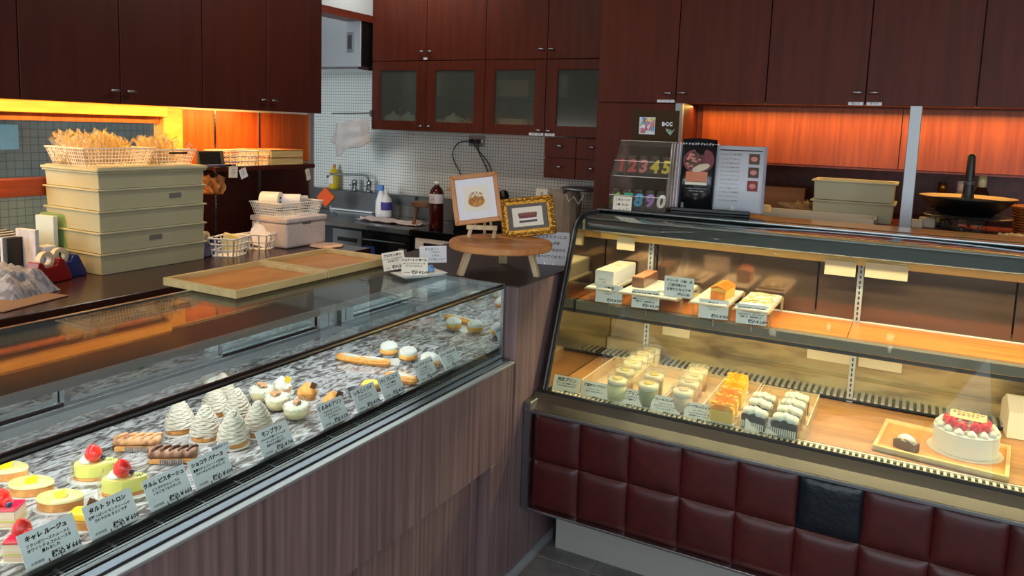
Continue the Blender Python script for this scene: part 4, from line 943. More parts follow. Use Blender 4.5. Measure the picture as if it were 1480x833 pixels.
for p, t, s, pr, lb in RC:
    q = at(p[0], p[1], 'y', 2.318)
    card((q.x, 2.322, DZ - .014), .06, math.radians(24), .098, .066, cardlines(t, s, pr, .098, .066, ts=.0140 if len(t) < 8 else .0095, left='', ps=.0125), lb, m=M['papercream'], group='price cards in the lower deck of the curved case', clip=False)
UC = [((879, 438), 'ご予約', ['テリーヌショコラ', '（1カット）'], '税込￥330', 'white shelf card by the long white cake box'),
      ((932, 446), 'テリーヌ ショコラ（1本）', ['しっとりなめらかな口どけの', '濃厚なチョコレートのテリーヌ', '冷蔵保存　賞味期限10日'], '税込￥2,900', 'white shelf card below the chocolate terrine'),
      None,
      ((1030, 461), 'カット', ['ベイクドチーズ', '（1カット）'], '税込￥320', 'white shelf card below the baked cheesecake slice'),
      ((1085, 469), 'ベイクドチーズケーキ', ['しっとり焼き上げた', 'なめらかなチーズケーキです', '冷蔵保存　賞味期限10日'], '税込￥2,800', 'white shelf card below the almond topped tray, rightmost on the shelf')]
for it in UC:
    if not it: continue
    p, t, s, pr, lb = it; q = at(p[0], p[1], 'y', 2.50)
    card((q.x, 2.500, q.z), .15, math.radians(8), .096, .064, cardlines(t, s, pr, .096, .064, ts=.0120 if len(t) < 8 else .0084, left='', ps=.0120), lb, m=M['paper'], group='price cards along the upper shelf', clip=True)
    w2 = MB().tube([(q.x, 2.512, SZ - .02), (q.x, 2.503, q.z + .006)], .0012, 6).build('card_holder', M['wire']); tag(w2, 'short wire holder behind the ' + lb.split(',')[0], 'card holder')
q = at(980, 430, 'y', 2.53)
c_ = card((q.x, 2.53, q.z), .05, .05, .102, .070, [('テリーヌ（1本）は', .0105, 0, .056, .1, .0004), ('ご自分用から', .0105, -.006, .041, .1, .0004), ('お配りにもどうぞ', .0105, 0, .026, .1, .0004), ('（税込価格）', .0095, .018, .011, .1, .0002)], 'larger white card raised on a clear stand at the middle of the upper shelf', group='price cards along the upper shelf')
sd = tag(MB().tube([(q.x, 2.536, SZ), (q.x, 2.536, q.z + .01)], .0014, 8).lathe([(.001, SZ), (.013, SZ), (.013, SZ + .004), (.004, SZ + .012), (.001, SZ + .012)], 16, Matrix.Translation((q.x, 2.536, 0))).build('card_stand', M['lidclear'], smooth=True), 'clear stand holding the raised shelf card', 'card stand')
# ---- upper shelf goods
def sh(px, py, z=SZ): return at(px, py, 'z', z)
RZ = .9405
bx = thing('cake_box', 'long white paper cake box at the left end of the upper shelf', 'box', (-.975, 2.665, RZ + .0007))
MB().box(-.036, .036, -.12, .12, 0, .052).build('box_body', M['paper'], bx, bevel=.002)
MB().extr([(-.0365, .050), (.0365, .050), (.033, .056), (-.033, .056)], 'y', -.12, .12).build('box_lid', M['papercream'], bx, bevel=.001)
MB().box(-.004, .013, .0, .025, .0555, .058).build('box_tab', M['tape'], bx)
lettering([('ご贈答用テリーヌ', .0062, 0, .022), ('要冷蔵', .005, 0, .013)], bx, M['inkgrey'], y=-.1206)
def whitetray(label, x0, x1, y0=2.49, y1=2.785):
    t = thing('acrylic_riser', label, 'tray', ((x0 + x1) / 2, (y0 + y1) / 2, SZ + .0005), group='clear acrylic risers on the upper shelf'); X = (x1 - x0) / 2; Y = (y1 - y0) / 2; z = RZ - SZ - .0085
    MB().box(-X, X, -Y, Y, z, z + .003).build('acrylic_top', M['acryl'], t)
    for sx in (-1, 1):
        for yy in (-Y + .062, Y - .004): MB().box(sx * (X - .004) - .004, sx * (X - .004) + .004, yy - .003, yy + .003, 0, z).build('leg', M['acryl'], t)
    MB().box(-X + .006, X - .006, -Y + .006, Y - .006, z + .003, z + .008).build('white_sheet', M['paperplate'], t, bevel=.001); return t
whitetray('acrylic riser under the long white cake box', -1.03, -.925)
whitetray('acrylic riser with a white sheet, under the chocolate terrine', -.905, -.685)
whitetray('acrylic riser with a white sheet, under the baked cheesecake', -.650, -.518)
whitetray('acrylic riser with a white sheet, under the almond cake', -.503, -.385)
ch = thing('chocolate_terrine', 'long dark chocolate terrine loaf with nuts, on the upper shelf', 'cake', (-.862, 2.675, RZ + .0007))
MB().box(-.023, .023, -.085, .085, 0, .036).build('terrine_body', M['choc'], ch, bevel=.003, seg=2)
MB().box(-.0215, .0215, -.083, .083, .0362, .0385).build('cocoa_top', mat('cocoa_top', (150, 92, 62), .8, c2=(120, 70, 46), scale=(90, 90, 90), bump=.4), ch, bevel=.001)
tl_ = thing('flat_cake', 'flat pale cake with a dark leaf pattern beside the terrine', 'cake', (-.745, 2.66, RZ + .0007)); MB().box(-.035, .035, -.09, .09, 0, .008).build('cake_sheet', M['cream'], tl_, bevel=.002)
for k in range(4): MB().ball((0, 0, 0), (.024, .006, .0014), 14, 6, Matrix.Translation((0, -.06 + .04 * k, .009)) @ Matrix.Rotation(.6, 4, 'Z')).build('leaf_motif', M['choc'], tl_, smooth=True)
cz = thing('baked_cheesecake', 'golden baked cheesecake loaf slice on the upper shelf', 'cake', (-.562, 2.60, RZ + .0007), -.06)
MB().extr([(-.026, 0), (.023, 0), (.025, .034), (.012, .041), (-.006, .044), (-.027, .039)], 'y', -.045, .075).build('cheese_body', M['bakedcheese'], cz, bevel=.002)
MB().extr([(-.0275, .038), (-.006, .0430), (.012, .0405), (.0255, .034), (.0265, .038), (.013, .047), (-.005, .053), (-.028, .045)], 'y', -.046, .076).build('caramel_top', M['bakedtop'], cz, bevel=.002)
MB().box(-.0265, .0235, -.0465, -.0452, .0, .030).build('baked_face', M['bakedtop'], cz)
al = thing('almond_cake', 'low cream topped cake with flaked almonds on the rightmost acrylic riser', 'cake', (-.444, 2.645, RZ + .0007))
MB().box(-.049, .049, -.105, .105, 0, .007).build('cake_sheet', M['cream'], al, bevel=.002)
b = MB(); random.seed(4)
for k in range(50):
    x = random.uniform(-.044, .044); y = random.uniform(-.092, .092)
    b.ball((x, y, .0085), (.008, .006, .0022), 8, 4, Matrix.Translation((0, 0, random.random() * .002)))
b.build('flaked_almonds', M['lemon'], al, smooth=True)['kind'] = 'stuff'
cp = thing('creme_cup', 'small round dessert in a clear domed cup at the back of the upper shelf', 'dessert', (at(1010, 385, 'y', 2.76).x, 2.745, SZ + .0005))
MB().lathe([(.026, 0), (.032, .035), (.033, .038), (.028, .05), (.001, .056)], 28).build('domed_cup', M['lidclear'], cp, smooth=True)
MB().lathe([(.024, .001), (.030, .032), (.001, .034)], 24).build('cream_filling', M['lemon'], cp, smooth=True)
# ---- lower deck: acrylic lane trays
def lanes(label, p0, p1, n, depth, wall=.045, d0=2.345):
    xa = at(p0[0], p0[1], 'z', DZ).x; xb = at(p1[0], p1[1], 'z', DZ).x
    t = thing('lane_tray', label, 'tray', ((xa + xb) / 2, d0, DZ + .0005), group='clear lane trays on the lower deck'); W = (xb - xa) / 2
    MB().box(-W, W, 0, depth, 0, .003).box(-W, W, -.003, 0, 0, .014).build('tray_floor', M['acryl'], t)
    MB().box(-W, W, depth, depth + .003, 0, wall).build('back_wall', M['acryl'], t)
    for k in range(n + 1):
        x = -W + 2 * W * k / n; MB().box(x - .0015, x + .0015, 0, depth, .003, wall).build('divider', M['acryl'], t)
        MB().box(x - .0017, x + .0017, 0, depth, wall, wall + .001).build('divider_edge', M['basket'], t)
    return t
lanes('clear lane tray under the white and green puddings', (826, 578), (948, 602), 2, .325)
lanes('clear lane tray under the milk tea puddings and orange slices', (951, 603), (1063, 631), 2, .325)
lanes('clear lane tray under the chocolate cake slices', (1067, 632), (1157, 655), 2, .315)
# ---- puddings
def pudding(kind):
    t = thing('pudding_cup', 'x', 'pudding', group='puddings in clear cups')
    MB().lathe([(.0262, 0), (.0275, .002), (.0312, .066), (.0332, .067), (.0332, .071), (.0318, .071), (.0305, .066), (.0270, .004), (.001, .003)], 28, cap=False).build('cup', M['lidclear'], t, smooth=True)
    MB().lathe([(.001, .003), (.0266, .004), (.0290, .046), (.001, .046)], 28, cap=False).build('pudding', M[{'w': 'puddingw', 'g': 'puddingg', 'p': 'puddingp'}[kind]], t, smooth=True)
    MB().lathe([(.0291, .0462), (.0300, .062), (.001, .063)], 28).build('cream_layer', M['cream'], t, smooth=True)
    MB().lathe([(.0328, .0712), (.0328, .0735), (.030, .0745), (.001, .0745)], 28).build('lid', M['lidclear'], t, smooth=True)
    MB().lathe([(.015, .0632), (.014, .067), (.001, .068)], 20).build('topping', M[{'w': 'lemon', 'g': 'yellow', 'p': 'puddingp'}[kind]], t, smooth=True)
    return t
base = {k: pudding(k) for k in 'wgp'}; used = set()
PD = [('w', 891, 577, 'nearest white pudding, behind the matcha price card'), ('w', 902, 563, 'second white pudding from the glass'), ('w', 913, 551, 'third white pudding in the row'),
      ('w', 922, 543, 'fourth white pudding in the row'), ('w', 932, 536, 'fifth white pudding in the row'), ('w', 941, 530, 'rearmost white pudding near the back grille'),
      ('g', 936, 584, 'nearer green matcha pudding with a yellow top'), ('g', 944, 570, 'farther green matcha pudding with a yellow top'),
      ('p', 986, 594, 'nearest milk tea pudding, right of the green ones'), ('p', 995, 581, 'second milk tea pudding from the glass'), ('p', 1001, 571, 'third milk tea pudding from the glass'), ('p', 1008, 562, 'rearmost milk tea pudding')]
for k, px, py, lb in PD:
    p = R2(px, py, DZ + .004); c = base[k] if k not in used else dup(base[k]); used.add(k)
    c.location = p; c.rotation_euler[2] = px * .1; c['label'] = lb; c.scale = (1.12, 1.12, 1.12)
# ---- orange jelly slices
def jelly():
    t = thing('orange_slice_cake', 'x', 'cake', group='orange jelly cake slices')
    MB().box(-.030, .030, -.013, .013, 0, .0016).build('board', M['paperplate'], t)
    MB().extr([(-.027, .0016), (.027, .0016), (.028, .030), (-.028, .030)], 'y', -.012, .012).build('mousse', M['yellowcake'], t, bevel=.002)
    MB().extr([(-.028, .030), (.028, .030), (.026, .040), (.010, .045), (-.010, .044), (-.026, .039)], 'y', -.0125, .0125).build('orange_jelly', M['orangejelly'], t, bevel=.002, seg=2)
    b = MB()
    for k in range(7): b.ball((-.021 + k * .007, .004 * (-1) ** k - .002, .042), (.0075, .0058, .0052 + .0015 * (k % 3)), 10, 6, fn=lambda d: 1 + .15 * math.sin(5 * d.x + 3 * d.y))
    b.build('orange_segments', M['orangejelly'], t, smooth=True)
    MB().box(-.029, .029, -.0142, -.0136, .001, .034).build('clear_wrap', M['lidclear'], t); return t
j0 = jelly()
for i, (px, py, lb) in enumerate([(1042, 612, 'orange jelly slice nearest the glass'), (1048, 600, 'second orange jelly slice'), (1055, 588, 'third orange jelly slice'), (1060, 577, 'fourth orange jelly slice'), (1064, 567, 'rearmost orange jelly slice')]):
    p = R2(px, py, DZ + .0036); c = j0 if i == 0 else dup(j0); c.location = (p.x + .0, p.y + .012, DZ + .0036); c['label'] = lb; c.scale = (1.3, 1.25, 1.35); c.rotation_euler[2] = .05 * (i % 2)
# ---- gateau chocolat slices
def gateau():
    t = thing('chocolate_slice', 'x', 'cake', group='chocolate cake slices with cream')
    MB().extr([(-.030, .0), (.030, .0), (.030, .030), (0, .036), (-.030, .030)], 'y', -.013, .013).build('sponge', M['chocgrey'], t, bevel=.0015)
    b = MB()
    for k in range(5): b.ball((-.020 + .010 * k, .002 * (-1) ** k, .034 + .006 * math.sin(PI * (k + .5) / 5)), (.0105, .0125, .011), 16, 9, Matrix.Translation((0, 0, 0)), fn=lambda d: 1 + .08 * math.sin(7 * math.atan2(d.z, d.y)))
    b.build('cream', M['cream'], t, smooth=True)
    MB().add([(.031, -.0135, .004), (.031, .0135, .004), (.033, .012, .052), (.033, -.012, .052)], [(0, 1, 2, 3)]).build('clear_film', M['bag'], t, solid=.0005)
    f = MB()
    for k in range(12): a0 = -.028 + k * .0048; f.box(a0, a0 + .0026, -.0145 - .0008 * (k % 2), -.0135, .0, .016)
    f.build('pleated_paper', M['papercream'], t)
    MB().box(.0302, .0308, -.0135, .0135, 0, .044).build('clear_wrap', M['lidclear'], t); return t
g0_ = gateau()
for i, (px, py, lb) in enumerate([(1089, 620, 'chocolate slice with cream, front of the left lane'), (1096, 607, 'chocolate slice, middle of the left lane'), (1102, 597, 'chocolate slice, rear of the left lane'),
                                  (1133, 630, 'chocolate slice with cream, front of the right lane'), (1139, 618, 'second chocolate slice of the right lane'), (1144, 607, 'third chocolate slice of the right lane'), (1149, 597, 'rear chocolate slice of the right lane')]):
    c = g0_ if i == 0 else dup(g0_); p = R2(px, py, DZ + .0036); c.location = (p.x, p.y + .012, DZ + .0036); c['label'] = lb; c.rotation_euler[2] = -.25 + .04 * i; c.scale = (1.3, 1.25, 1.3)
# ---- wooden tray with the whole cake
c0, c1 = R2(1267, 655), R2(1467, 704); back = R2(1277, 615)
wt = thing('bamboo_tray', 'orange wooden tray on the lower deck holding the strawberry cake', 'tray', ((c0.x + c1.x) / 2, (c0.y + back.y) / 2 + .004, DZ + .0005), math.atan2(c1.y - c0.y, c1.x - c0.x))
lx = (c1 - c0).length; lyy = abs(back.y - c0.y) + .01
MB().box(-lx / 2, lx / 2, -lyy / 2, lyy / 2, .0, .006).build('tray_base', M['traybase'], wt)
for a in ((-lx / 2, lx / 2, -lyy / 2, -lyy / 2 + .010), (-lx / 2, lx / 2, lyy / 2 - .010, lyy / 2), (-lx / 2, -lx / 2 + .010, -lyy / 2 + .01, lyy / 2 - .01), (lx / 2 - .010, lx / 2, -lyy / 2 + .01, lyy / 2 - .01)):
    MB().box(*a, .0, .016).build('rim', M['traywood'], wt, bevel=.0015)
p = R2(1394, 650, DZ + .008)
ck = thing('strawberry_cake', 'round white cream cake topped with strawberries and a yellow message plate', 'cake', (p.x, p.y, DZ + .0068), -.1)
MB().lathe([(.098, 0), (.098, .002), (.001, .002)], 40).build('cake_board', M['papercream'], ck)
RC_ = .084
prf = [(RC_ - .002, .002)]
for k in range(14): prf += [(RC_, .004 + k * .0040), (RC_ - .0012, .006 + k * .0040)]
prf += [(RC_, .062), (RC_ + .0015, .0645), (RC_ - .001, .067), (.001, .0665)]
MB().lathe(prf, 56).build('cream_body', M['cream'], ck, smooth=True)
for k in range(14):
    a = 2 * PI * k / 14
    MB().lathe([(.0125, 0), (.0145, .006), (.010, .014), (.004, .020), (.0006, .022)], 24, Matrix.Translation((.071 * math.cos(a), .071 * math.sin(a), .066)) @ Matrix.Scale(.85, 4), fn=lambda aa, r, z: (r * (1 + .09 * math.sin(8 * aa + 120 * z)), z)).build('cream_rosette', M['cream'], ck, smooth=True)
for k in range(9):
    a = 2 * PI * k / 9 + .3; strawberry(ck, (.049 * math.cos(a), .049 * math.sin(a), .084), 1.25, half=(k % 2 == 0))
MB().box(-.047, .047, -.020, .020, 0, .0035, Matrix.Translation((.0, .006, .100)) @ Matrix.Rotation(.28, 4, 'X')).build('message_plate', M['lemon'], ck, bevel=.002)
b = MB()
for s_, z in (('おたんじょうび', .008), ('おめでとう', -.004)):
    v, f = textdata(s_, .0115, .1, .0005); b.add(v, f, Matrix.Translation((.0, .006, .100)) @ Matrix.Rotation(.28, 4, 'X') @ Matrix.Translation((0, z, .0040)))
b.build('message_lettering', M['choc'], ck)
for x in (-.02, .03): MB().ball((x, .0, .077), .006, 10, 7).build('blueberry', M['berry'], ck, smooth=True)
p = R2(1310, 650, DZ + .008)
sl = thing('sample_slice', 'single chocolate slice in clear wrap on the wooden tray', 'cake', (p.x, p.y + .005, DZ + .0068), -.55)
MB().extr([(-.034, .0), (.030, .0), (.030, .026), (0, .034), (-.034, .024)], 'y', -.015, .015).build('sponge', M['chocgrey'], sl, bevel=.0015)
MB().lathe([(.028, 0), (.022, .009), (.012, .015), (.001, .018)], 28, Matrix.Translation((-.002, 0, .027)) @ Matrix.Scale(.6, 4, (0, 1, 0)), fn=lambda a, r, z: (r * (1 + .08 * math.sin(7 * a + 200 * z)), z)).build('cream', M['cream'], sl, smooth=True)
MB().box(-.040, .036, -.019, -.0184, 0, .04).box(-.040, .036, .0184, .019, 0, .04).build('clear_wrap', M['lidclear'], sl)
# ---- white gable box at the right edge
p = R2(1449, 632)
gb = thing('gable_box', 'cream paper carry box with folded top at the right edge of the lower deck', 'box', (p.x + .105, p.y + .075, DZ + .0005), .06)
MB().box(-.10, .10, -.07, .07, 0, .082).build('box_body', M['papercream'], gb, bevel=.001)
MB().extr([(-.07, .082), (.07, .082), (.008, .118), (-.008, .118)], 'x', -.10, .10).build('gable_top', M['papercream'], gb, bevel=.001)
MB().box(-.045, .045, -.002, .002, .118, .135).build('carry_handle', M['papercream'], gb, bevel=.001)
# reflections of stored boards behind the sliding doors are real: boxes lie in the case's rear
# ------------------------------------------------------------------ on top of the curved case
TP = 1.2035
# number candle rack
q0 = at(876, 306, 'y', 2.70); 
ra = thing('candle_rack', 'clear acrylic rack holding coloured number candles on the curved case', 'rack', (at(915, 306, 'z', TP).x, 2.80, TP), .05)
Wd = .110; RH = .262
for x in (-Wd, Wd - .002): MB().extr([(-.075, 0), (.075, 0), (.075, RH), (.045, RH), (-.075, .125)], 'x', x, x + .002).build('rack_side', M['rackclear'], ra)
for q_ in ((-Wd, Wd, .073, .075, 0, RH), (-Wd, Wd, -.075, .075, 0, .002), (-Wd, Wd, -.03, .075, .126, .128), (-Wd, Wd, -.031, -.029, .128, .185), (-Wd, Wd, -.075, -.073, 0, .055), (-Wd, Wd, .043, .045, RH - .02, RH)):
    MB().box(*q_).build('rack_shelf', M['rackclear'], ra)
MB().box(-Wd, Wd, -.0315, -.0285, .185, .187).box(-Wd, Wd, -.0755, -.0725, .055, .057).box(-Wd, Wd, -.031, -.029, .126, .1285).box(-Wd, Wd, .043, .045, RH, RH + .0015).build('bright_edge', M['basket'], ra)['kind'] = 'stuff'
for k in range(1, 5):
    x = -Wd + 2 * Wd * k / 5; MB().box(x - .001, x + .001, -.028, .07, .128, .18).box(x - .001, x + .001, -.072, .07, .002, .055).build('rack_divider', M['rackclear'], ra)
cols = {'1': (206, 60, 76), '2': (226, 84, 96), '3': (230, 130, 130), '4': (240, 214, 60), '5': (236, 214, 50), '6': (130, 190, 60), '7': (50, 170, 130), '8': (80, 170, 226), '9': (170, 130, 210), '0': (240, 240, 240)}
def candle(ch, x, y, z, lb):
    t = thing('number_candle', lb, 'candle', ra.matrix_basis @ Vector((x, y, z)), .05, group='number candles in the acrylic rack')
    MB().box(-.019, .019, .0, .012, .0, .066).box(-.014, .014, .002, .010, .066, .078).build('blister', M['lidclear'], t, bevel=.004, seg=2)
    b = MB(); v, f = textdata(ch, .064, .15, .0026, 4)
    b.add(v, f, Matrix.Translation((0, -.0015, .036)) @ UP)
    o = b.build('number', mat('candle_' + ch, cols[ch], .45), t); o.modifiers.new('t', 'SOLIDIFY').thickness = .003
    MB().box(-.015, .015, -.0008, .0, .001, .010).build('label_strip', M['black'], t)
    return t
bpy.context.view_layer.update()
for k, ch in enumerate('12345'): candle(ch, -Wd + 2 * Wd * (k + .5) / 5, -.018, .1295, {'1': 'dark red', '2': 'bright red', '3': 'salmon pink', '4': 'lemon yellow', '5': 'ochre yellow'}[ch] + ' numeral candle in the upper row of the rack')
for k, ch in enumerate('67890'): candle(ch, -Wd + 2 * Wd * (k + .5) / 5, -.064, .003, {'6': 'leaf green', '7': 'sea green', '8': 'sky blue', '9': 'lilac', '0': 'white'}[ch] + ' numeral candle in the lower row of the rack')
q = at(888, 306, 'z', TP)
card((at(890, 306, 'z', TP).x, 2.712, TP + .001), .03, .15, .073, .052, [('数字ローソク', .0095, 0, .038, .1, .0003), ('1本 ￥150', .0115, 0, .020, .1, .0003), ('（税込）', .0055, .022, .006)], 'white handwritten card for the number candles, clipped at the case top', m=M['papercream'])
# brown board with the letters BCC
q = at(945, 240, 'y', 2.93)
bd = thing('brown_sign', 'brown board lettered BCC with a picture of coloured numbers, behind the candle rack', 'sign', (q.x, 2.93, TP + .001), .06)
MB().box(-.098, .090, 0, .004, 0, .384).build('board', mat('brown_board', (70, 52, 36), .9, spec=.1), bd, bevel=.001)
MB().box(-.068, -.004, -.0024, -.0008, .288, .356).build('number_picture', M['paper'], bd)
random.seed(11)
for k in range(40):
    ch = random.choice('0123456789'); b = MB(); v, f = textdata(ch, .024, .2, .0012, 3)
    b.add(v, f, Matrix.Translation((random.uniform(-.060, -.012), -.0030 - .0001 * k, random.uniform(.296, .348))) @ UP @ Matrix.Rotation(random.uniform(-.6, .6), 4, 'Z'))
    if k < 10 or ch: b.build('printed_number', bpy.data.materials['candle_' + ch], bd)
lettering([('BCC', .021, .045, .330, 0, .0012)], bd, M['paper'], y=-.0052)
MB().extr([(.040, .314), (.068, .306), (.078, .314), (.060, .286), (.044, .302)], 'y', -.0058, -.005).build('leaf_emblem', mat('pale_green_print', (150, 176, 150), .5), bd)
lettering([('BCC', .009, .059, .303, 0, .0004)], bd, M['inkgrey'], y=-.0062, name='emblem_lettering')
# menu book on a black stand
q = at(1040, 300, 'y', 2.82)
mk = thing('menu_book', 'open menu book with a dark chocolate tart page, standing on the curved case', 'menu', (at(1035, 300, 'z', TP + .02).x + .012, 2.83, TP + .016), .16, rx=-.22)
b = MB(); v = []; n = 10                       # bulging left pages
def page(x0, x1, bulge, th, h, y=0):
    m_ = MB(); v = []; f = []; n = 12
    for i in range(n + 1):
        u = i / n; x = x0 + (x1 - x0) * u; yy = y - bulge * math.sin(PI * u)
        v += [(x, yy, 0), (x, yy, h), (x, yy + th, h), (x, yy + th, 0)]
    for i in range(n):
        k = 4 * i
        for a, c in ((0, 1), (1, 2), (2, 3), (3, 0)): f.append((k + a, k + c, k + 4 + c, k + 4 + a))
    f += [(0, 3, 2, 1), (4 * n, 4 * n + 1, 4 * n + 2, 4 * n + 3)]
    return m_.add(v, f)
page(-.115, -.006, .020, .006, .222, -.004).build('dark_page', mat('dark_menu_page', (22, 22, 26), .18, spec=.6), mk, smooth=True, bevel=.0)
page(-.006, .142, .005, .004, .205, .0).build('white_page', mat('grey_menu_page', (196, 198, 204), .3), mk, smooth=True)
for k in range(4):
    MB().box(-.150 + k * .009, -.148 + k * .009, -.012 + k * .002, .020 - k * .001, 0, .205).build('folded_page', M['paper'] if k % 2 else M['pinkcake'], mk)
MB().box(-.154, .150, .004, .008, -.002, .208).build('grey_cover', mat('lilac_cover', (150, 144, 156), .4), mk, bevel=.002)
def disc(x, z, rx, rz, y, m, name): return MB().ball((x, y, z), (rx, .0016, rz), 20, 8).build(name, m, mk, smooth=True)
pm = bpy.data.materials['plum_pencil']
disc(-.074, .150, .034, .036, -.0225, pm, 'printed_tart'); disc(-.036, .153, .026, .034, -.0205, pm, 'printed_tart'); disc(-.074, .150, .028, .029, -.0235, M['choc'], 'printed_chocolate')
random.seed(8); b = MB()
for k in range(18): b.ball((-.074 + random.uniform(-.022, .022), -.025, .150 + random.uniform(-.022, .022)), (.006, .001, .0035), 6, 4)
b.build('printed_crumbs', mat('rose_print', (206, 130, 120), .6), mk, smooth=True)
MB().ball((0, 0, 0), (.030, .0016, .011), 18, 8, Matrix.Translation((-.050, -.0262, .128)) @ Matrix.Rotation(-.35, 4, 'Y')).build('printed_spoon', M['tape'], mk, smooth=True)
page(-.096, -.028, .0035, .0008, .034, -.0225).build('printed_cake', mat('terracotta_print', (206, 120, 86), .5), mk).location.z = .082
page(-.096, -.028, .0035, .0008, .012, -.0225).build('printed_biscuit', M['papercream'], mk).location.z = .074
lettering([('タルト ショコラ ジャンドゥーヤ', .0088, -.060, .203, .1, .0002)], mk, M['paper'], y=-.0262)
lettering([('ヘーゼルナッツのチョコレートと', .0046, -.060, .062), ('サクサクのタルト生地', .0046, -.060, .054), ('￥2,200', .0050, -.060, .044)], mk, M['paper'], y=-.0258, name='small_lettering')
tl = [('チョコレートと焼き菓子', .0062, .040, .178)]
for k in range(11): tl.append((random.choice(['ショコラ フランボワーズ', 'ガナッシュと洋梨のタルト', 'ヘーゼルナッツの焼き菓子', 'オレンジの香るショコラ', 'いちごとバニラのクリーム']), .0052, .040, .163 - k * .013))
lettering(tl, mk, M['inkgrey'], y=-.0068, name='menu_lines')
MB().box(.004, .136, -.0062, -.0055, .190, .193).build('page_rule', M['ink'], mk)
for z, m in ((.150, 'choc'), (.108, 'choc'), (.066, 'red')):
    MB().box(.096, .128, -.0062, -.0050, z, z + .032).build('page_photo', M[m], mk)
    MB().ball((.112, -.0064, z + .016), (.011, .0008, .008), 12, 6).build('photo_subject', bpy.data.materials['rose_print'], mk, smooth=True)
mk.scale = (1.16, 1.0, 1.20)
b_ = thing('book_stand', 'low black book stand under the open menu', 'stand', (mk.location.x - .004, 2.82, TP + .0005), .16)
MB().box(-.150, .135, -.040, .06, 0, .010).box(-.150, .135, -.042, -.037, .010, .024).box(-.11, .10, .052, .060, .01, .12).build('stand_body', M['black'], b_, bevel=.003)
for x in (-.112, .068): MB().box(x, x + .010, -.0375, -.0325, .010, .042).build('page_clip', M['lidclear'], b_)
# steel oven trays lying behind the case
q = at(1180, 322, 'z', 1.155)
ot = thing('oven_tray', 'grey metal oven tray lying on the ledge in front of the beige boxes', 'tray', (at(1178, 320, 'z', 1.17).x - .01, 3.42, 1.1505), .0)
xl, xr = at(1100, 318, 'y', 3.32).x - ot.location.x, at(1264, 330, 'y', 3.32).x - ot.location.x
MB().box(xl, xr, -.10, .10, .0, .004).build('tray_floor', M['alum'], ot)
for a in ((xl, xr, -.105, -.10), (xl, xr, .10, .105)): MB().box(*a, .0, .034).build('tray_wall', M['tape'], ot, bevel=.001)
for x in (xl, xr - .005): MB().extr([(-.105, 0), (.105, 0), (.105, .034), (-.105, .034)], 'x', x, x + .005).build('tray_end', M['alum'], ot)
# ------------------------------------------------------------------ left worktop goods
WZ = .8505
def cr(label, x0, x1, y0, y1, z0, z1, group, lip=.008, m='beige', lid=False, tagp=None):
    """plastic stacking crate: tapered open box with a rolled rim"""
    cx, cy = (x0 + x1) / 2, (y0 + y1) / 2; hx, hy = (x1 - x0) / 2, (y1 - y0) / 2; h = z1 - z0
    t = thing('plastic_crate', label, 'crate', (cx, cy, z0), group=group)
    b = MB(); a = (hx - .004, hy - .004); c = (hx, hy); w_ = .004
    o = [(-a[0], -a[1], 0), (a[0], -a[1], 0), (a[0], a[1], 0), (-a[0], a[1], 0), (-c[0], -c[1], h), (c[0], -c[1], h), (c[0], c[1], h), (-c[0], c[1], h)]
    i_ = [(p[0] * (1 - w_ / hx), p[1] * (1 - w_ / hy), max(p[2], .004)) for p in o]
    b.add(o + i_, [(0, 3, 2, 1), (0, 1, 5, 4), (1, 2, 6, 5), (2, 3, 7, 6), (3, 0, 4, 7), (8, 9, 10, 11), (8, 12, 13, 9), (9, 13, 14, 10), (10, 14, 15, 11), (11, 15, 12, 8), (4, 5, 13, 12), (5, 6, 14, 13), (6, 7, 15, 14), (7, 4, 12, 15)])
    b.build('crate_wall', M[m], t, bevel=.003, seg=2)
    r = MB(); e = lip
    for q in ((-hx - e, hx + e, -hy - e, -hy + .002), (-hx - e, hx + e, hy - .002, hy + e), (-hx - e, -hx + .002, -hy + .002, hy - .002), (hx - .002, hx + e, -hy + .002, hy - .002)): r.box(*q, h - .008, h)
    r.build('rim', M[m], t, bevel=.002)
    if lid: MB().box(-hx - .012, hx + .012, -hy - .012, hy + .012, h + .0, h + .012).taper((hx + .004, hy + .004), (hx - .004, hy - .004), h + .012, h + .018).build('crate_lid', M[m], t, bevel=.003)
    if tagp: MB().box(hx - .006 + .003, hx - .002 + .003, tagp[0] - .03, tagp[0] + .03, tagp[1] - .010, tagp[1] + .010).build('name_plate', M['grey'], t, bevel=.0005)
    return t
G = 'stacked beige crates on the left worktop'; hh = .083
for k, (lb, tg) in enumerate((('bottom beige crate of the tall stack on the left worktop', None), ('second beige crate from the bottom, with a grey name plate', (.0, .045)), ('middle beige crate of the tall stack', None), ('fourth beige crate from the bottom, with a tilted grey name plate', (.10, .045)), ('topmost lidded beige crate of the tall stack', None))):
    z = WZ + k * .0868
    cr(lb, -3.222, -2.862, 1.858, 2.362, z, z + (.0865 if k < 4 else .070), G, lid=(k == 4), tagp=tg)
TB = WZ + 4 * .0868 + .070 + .0185
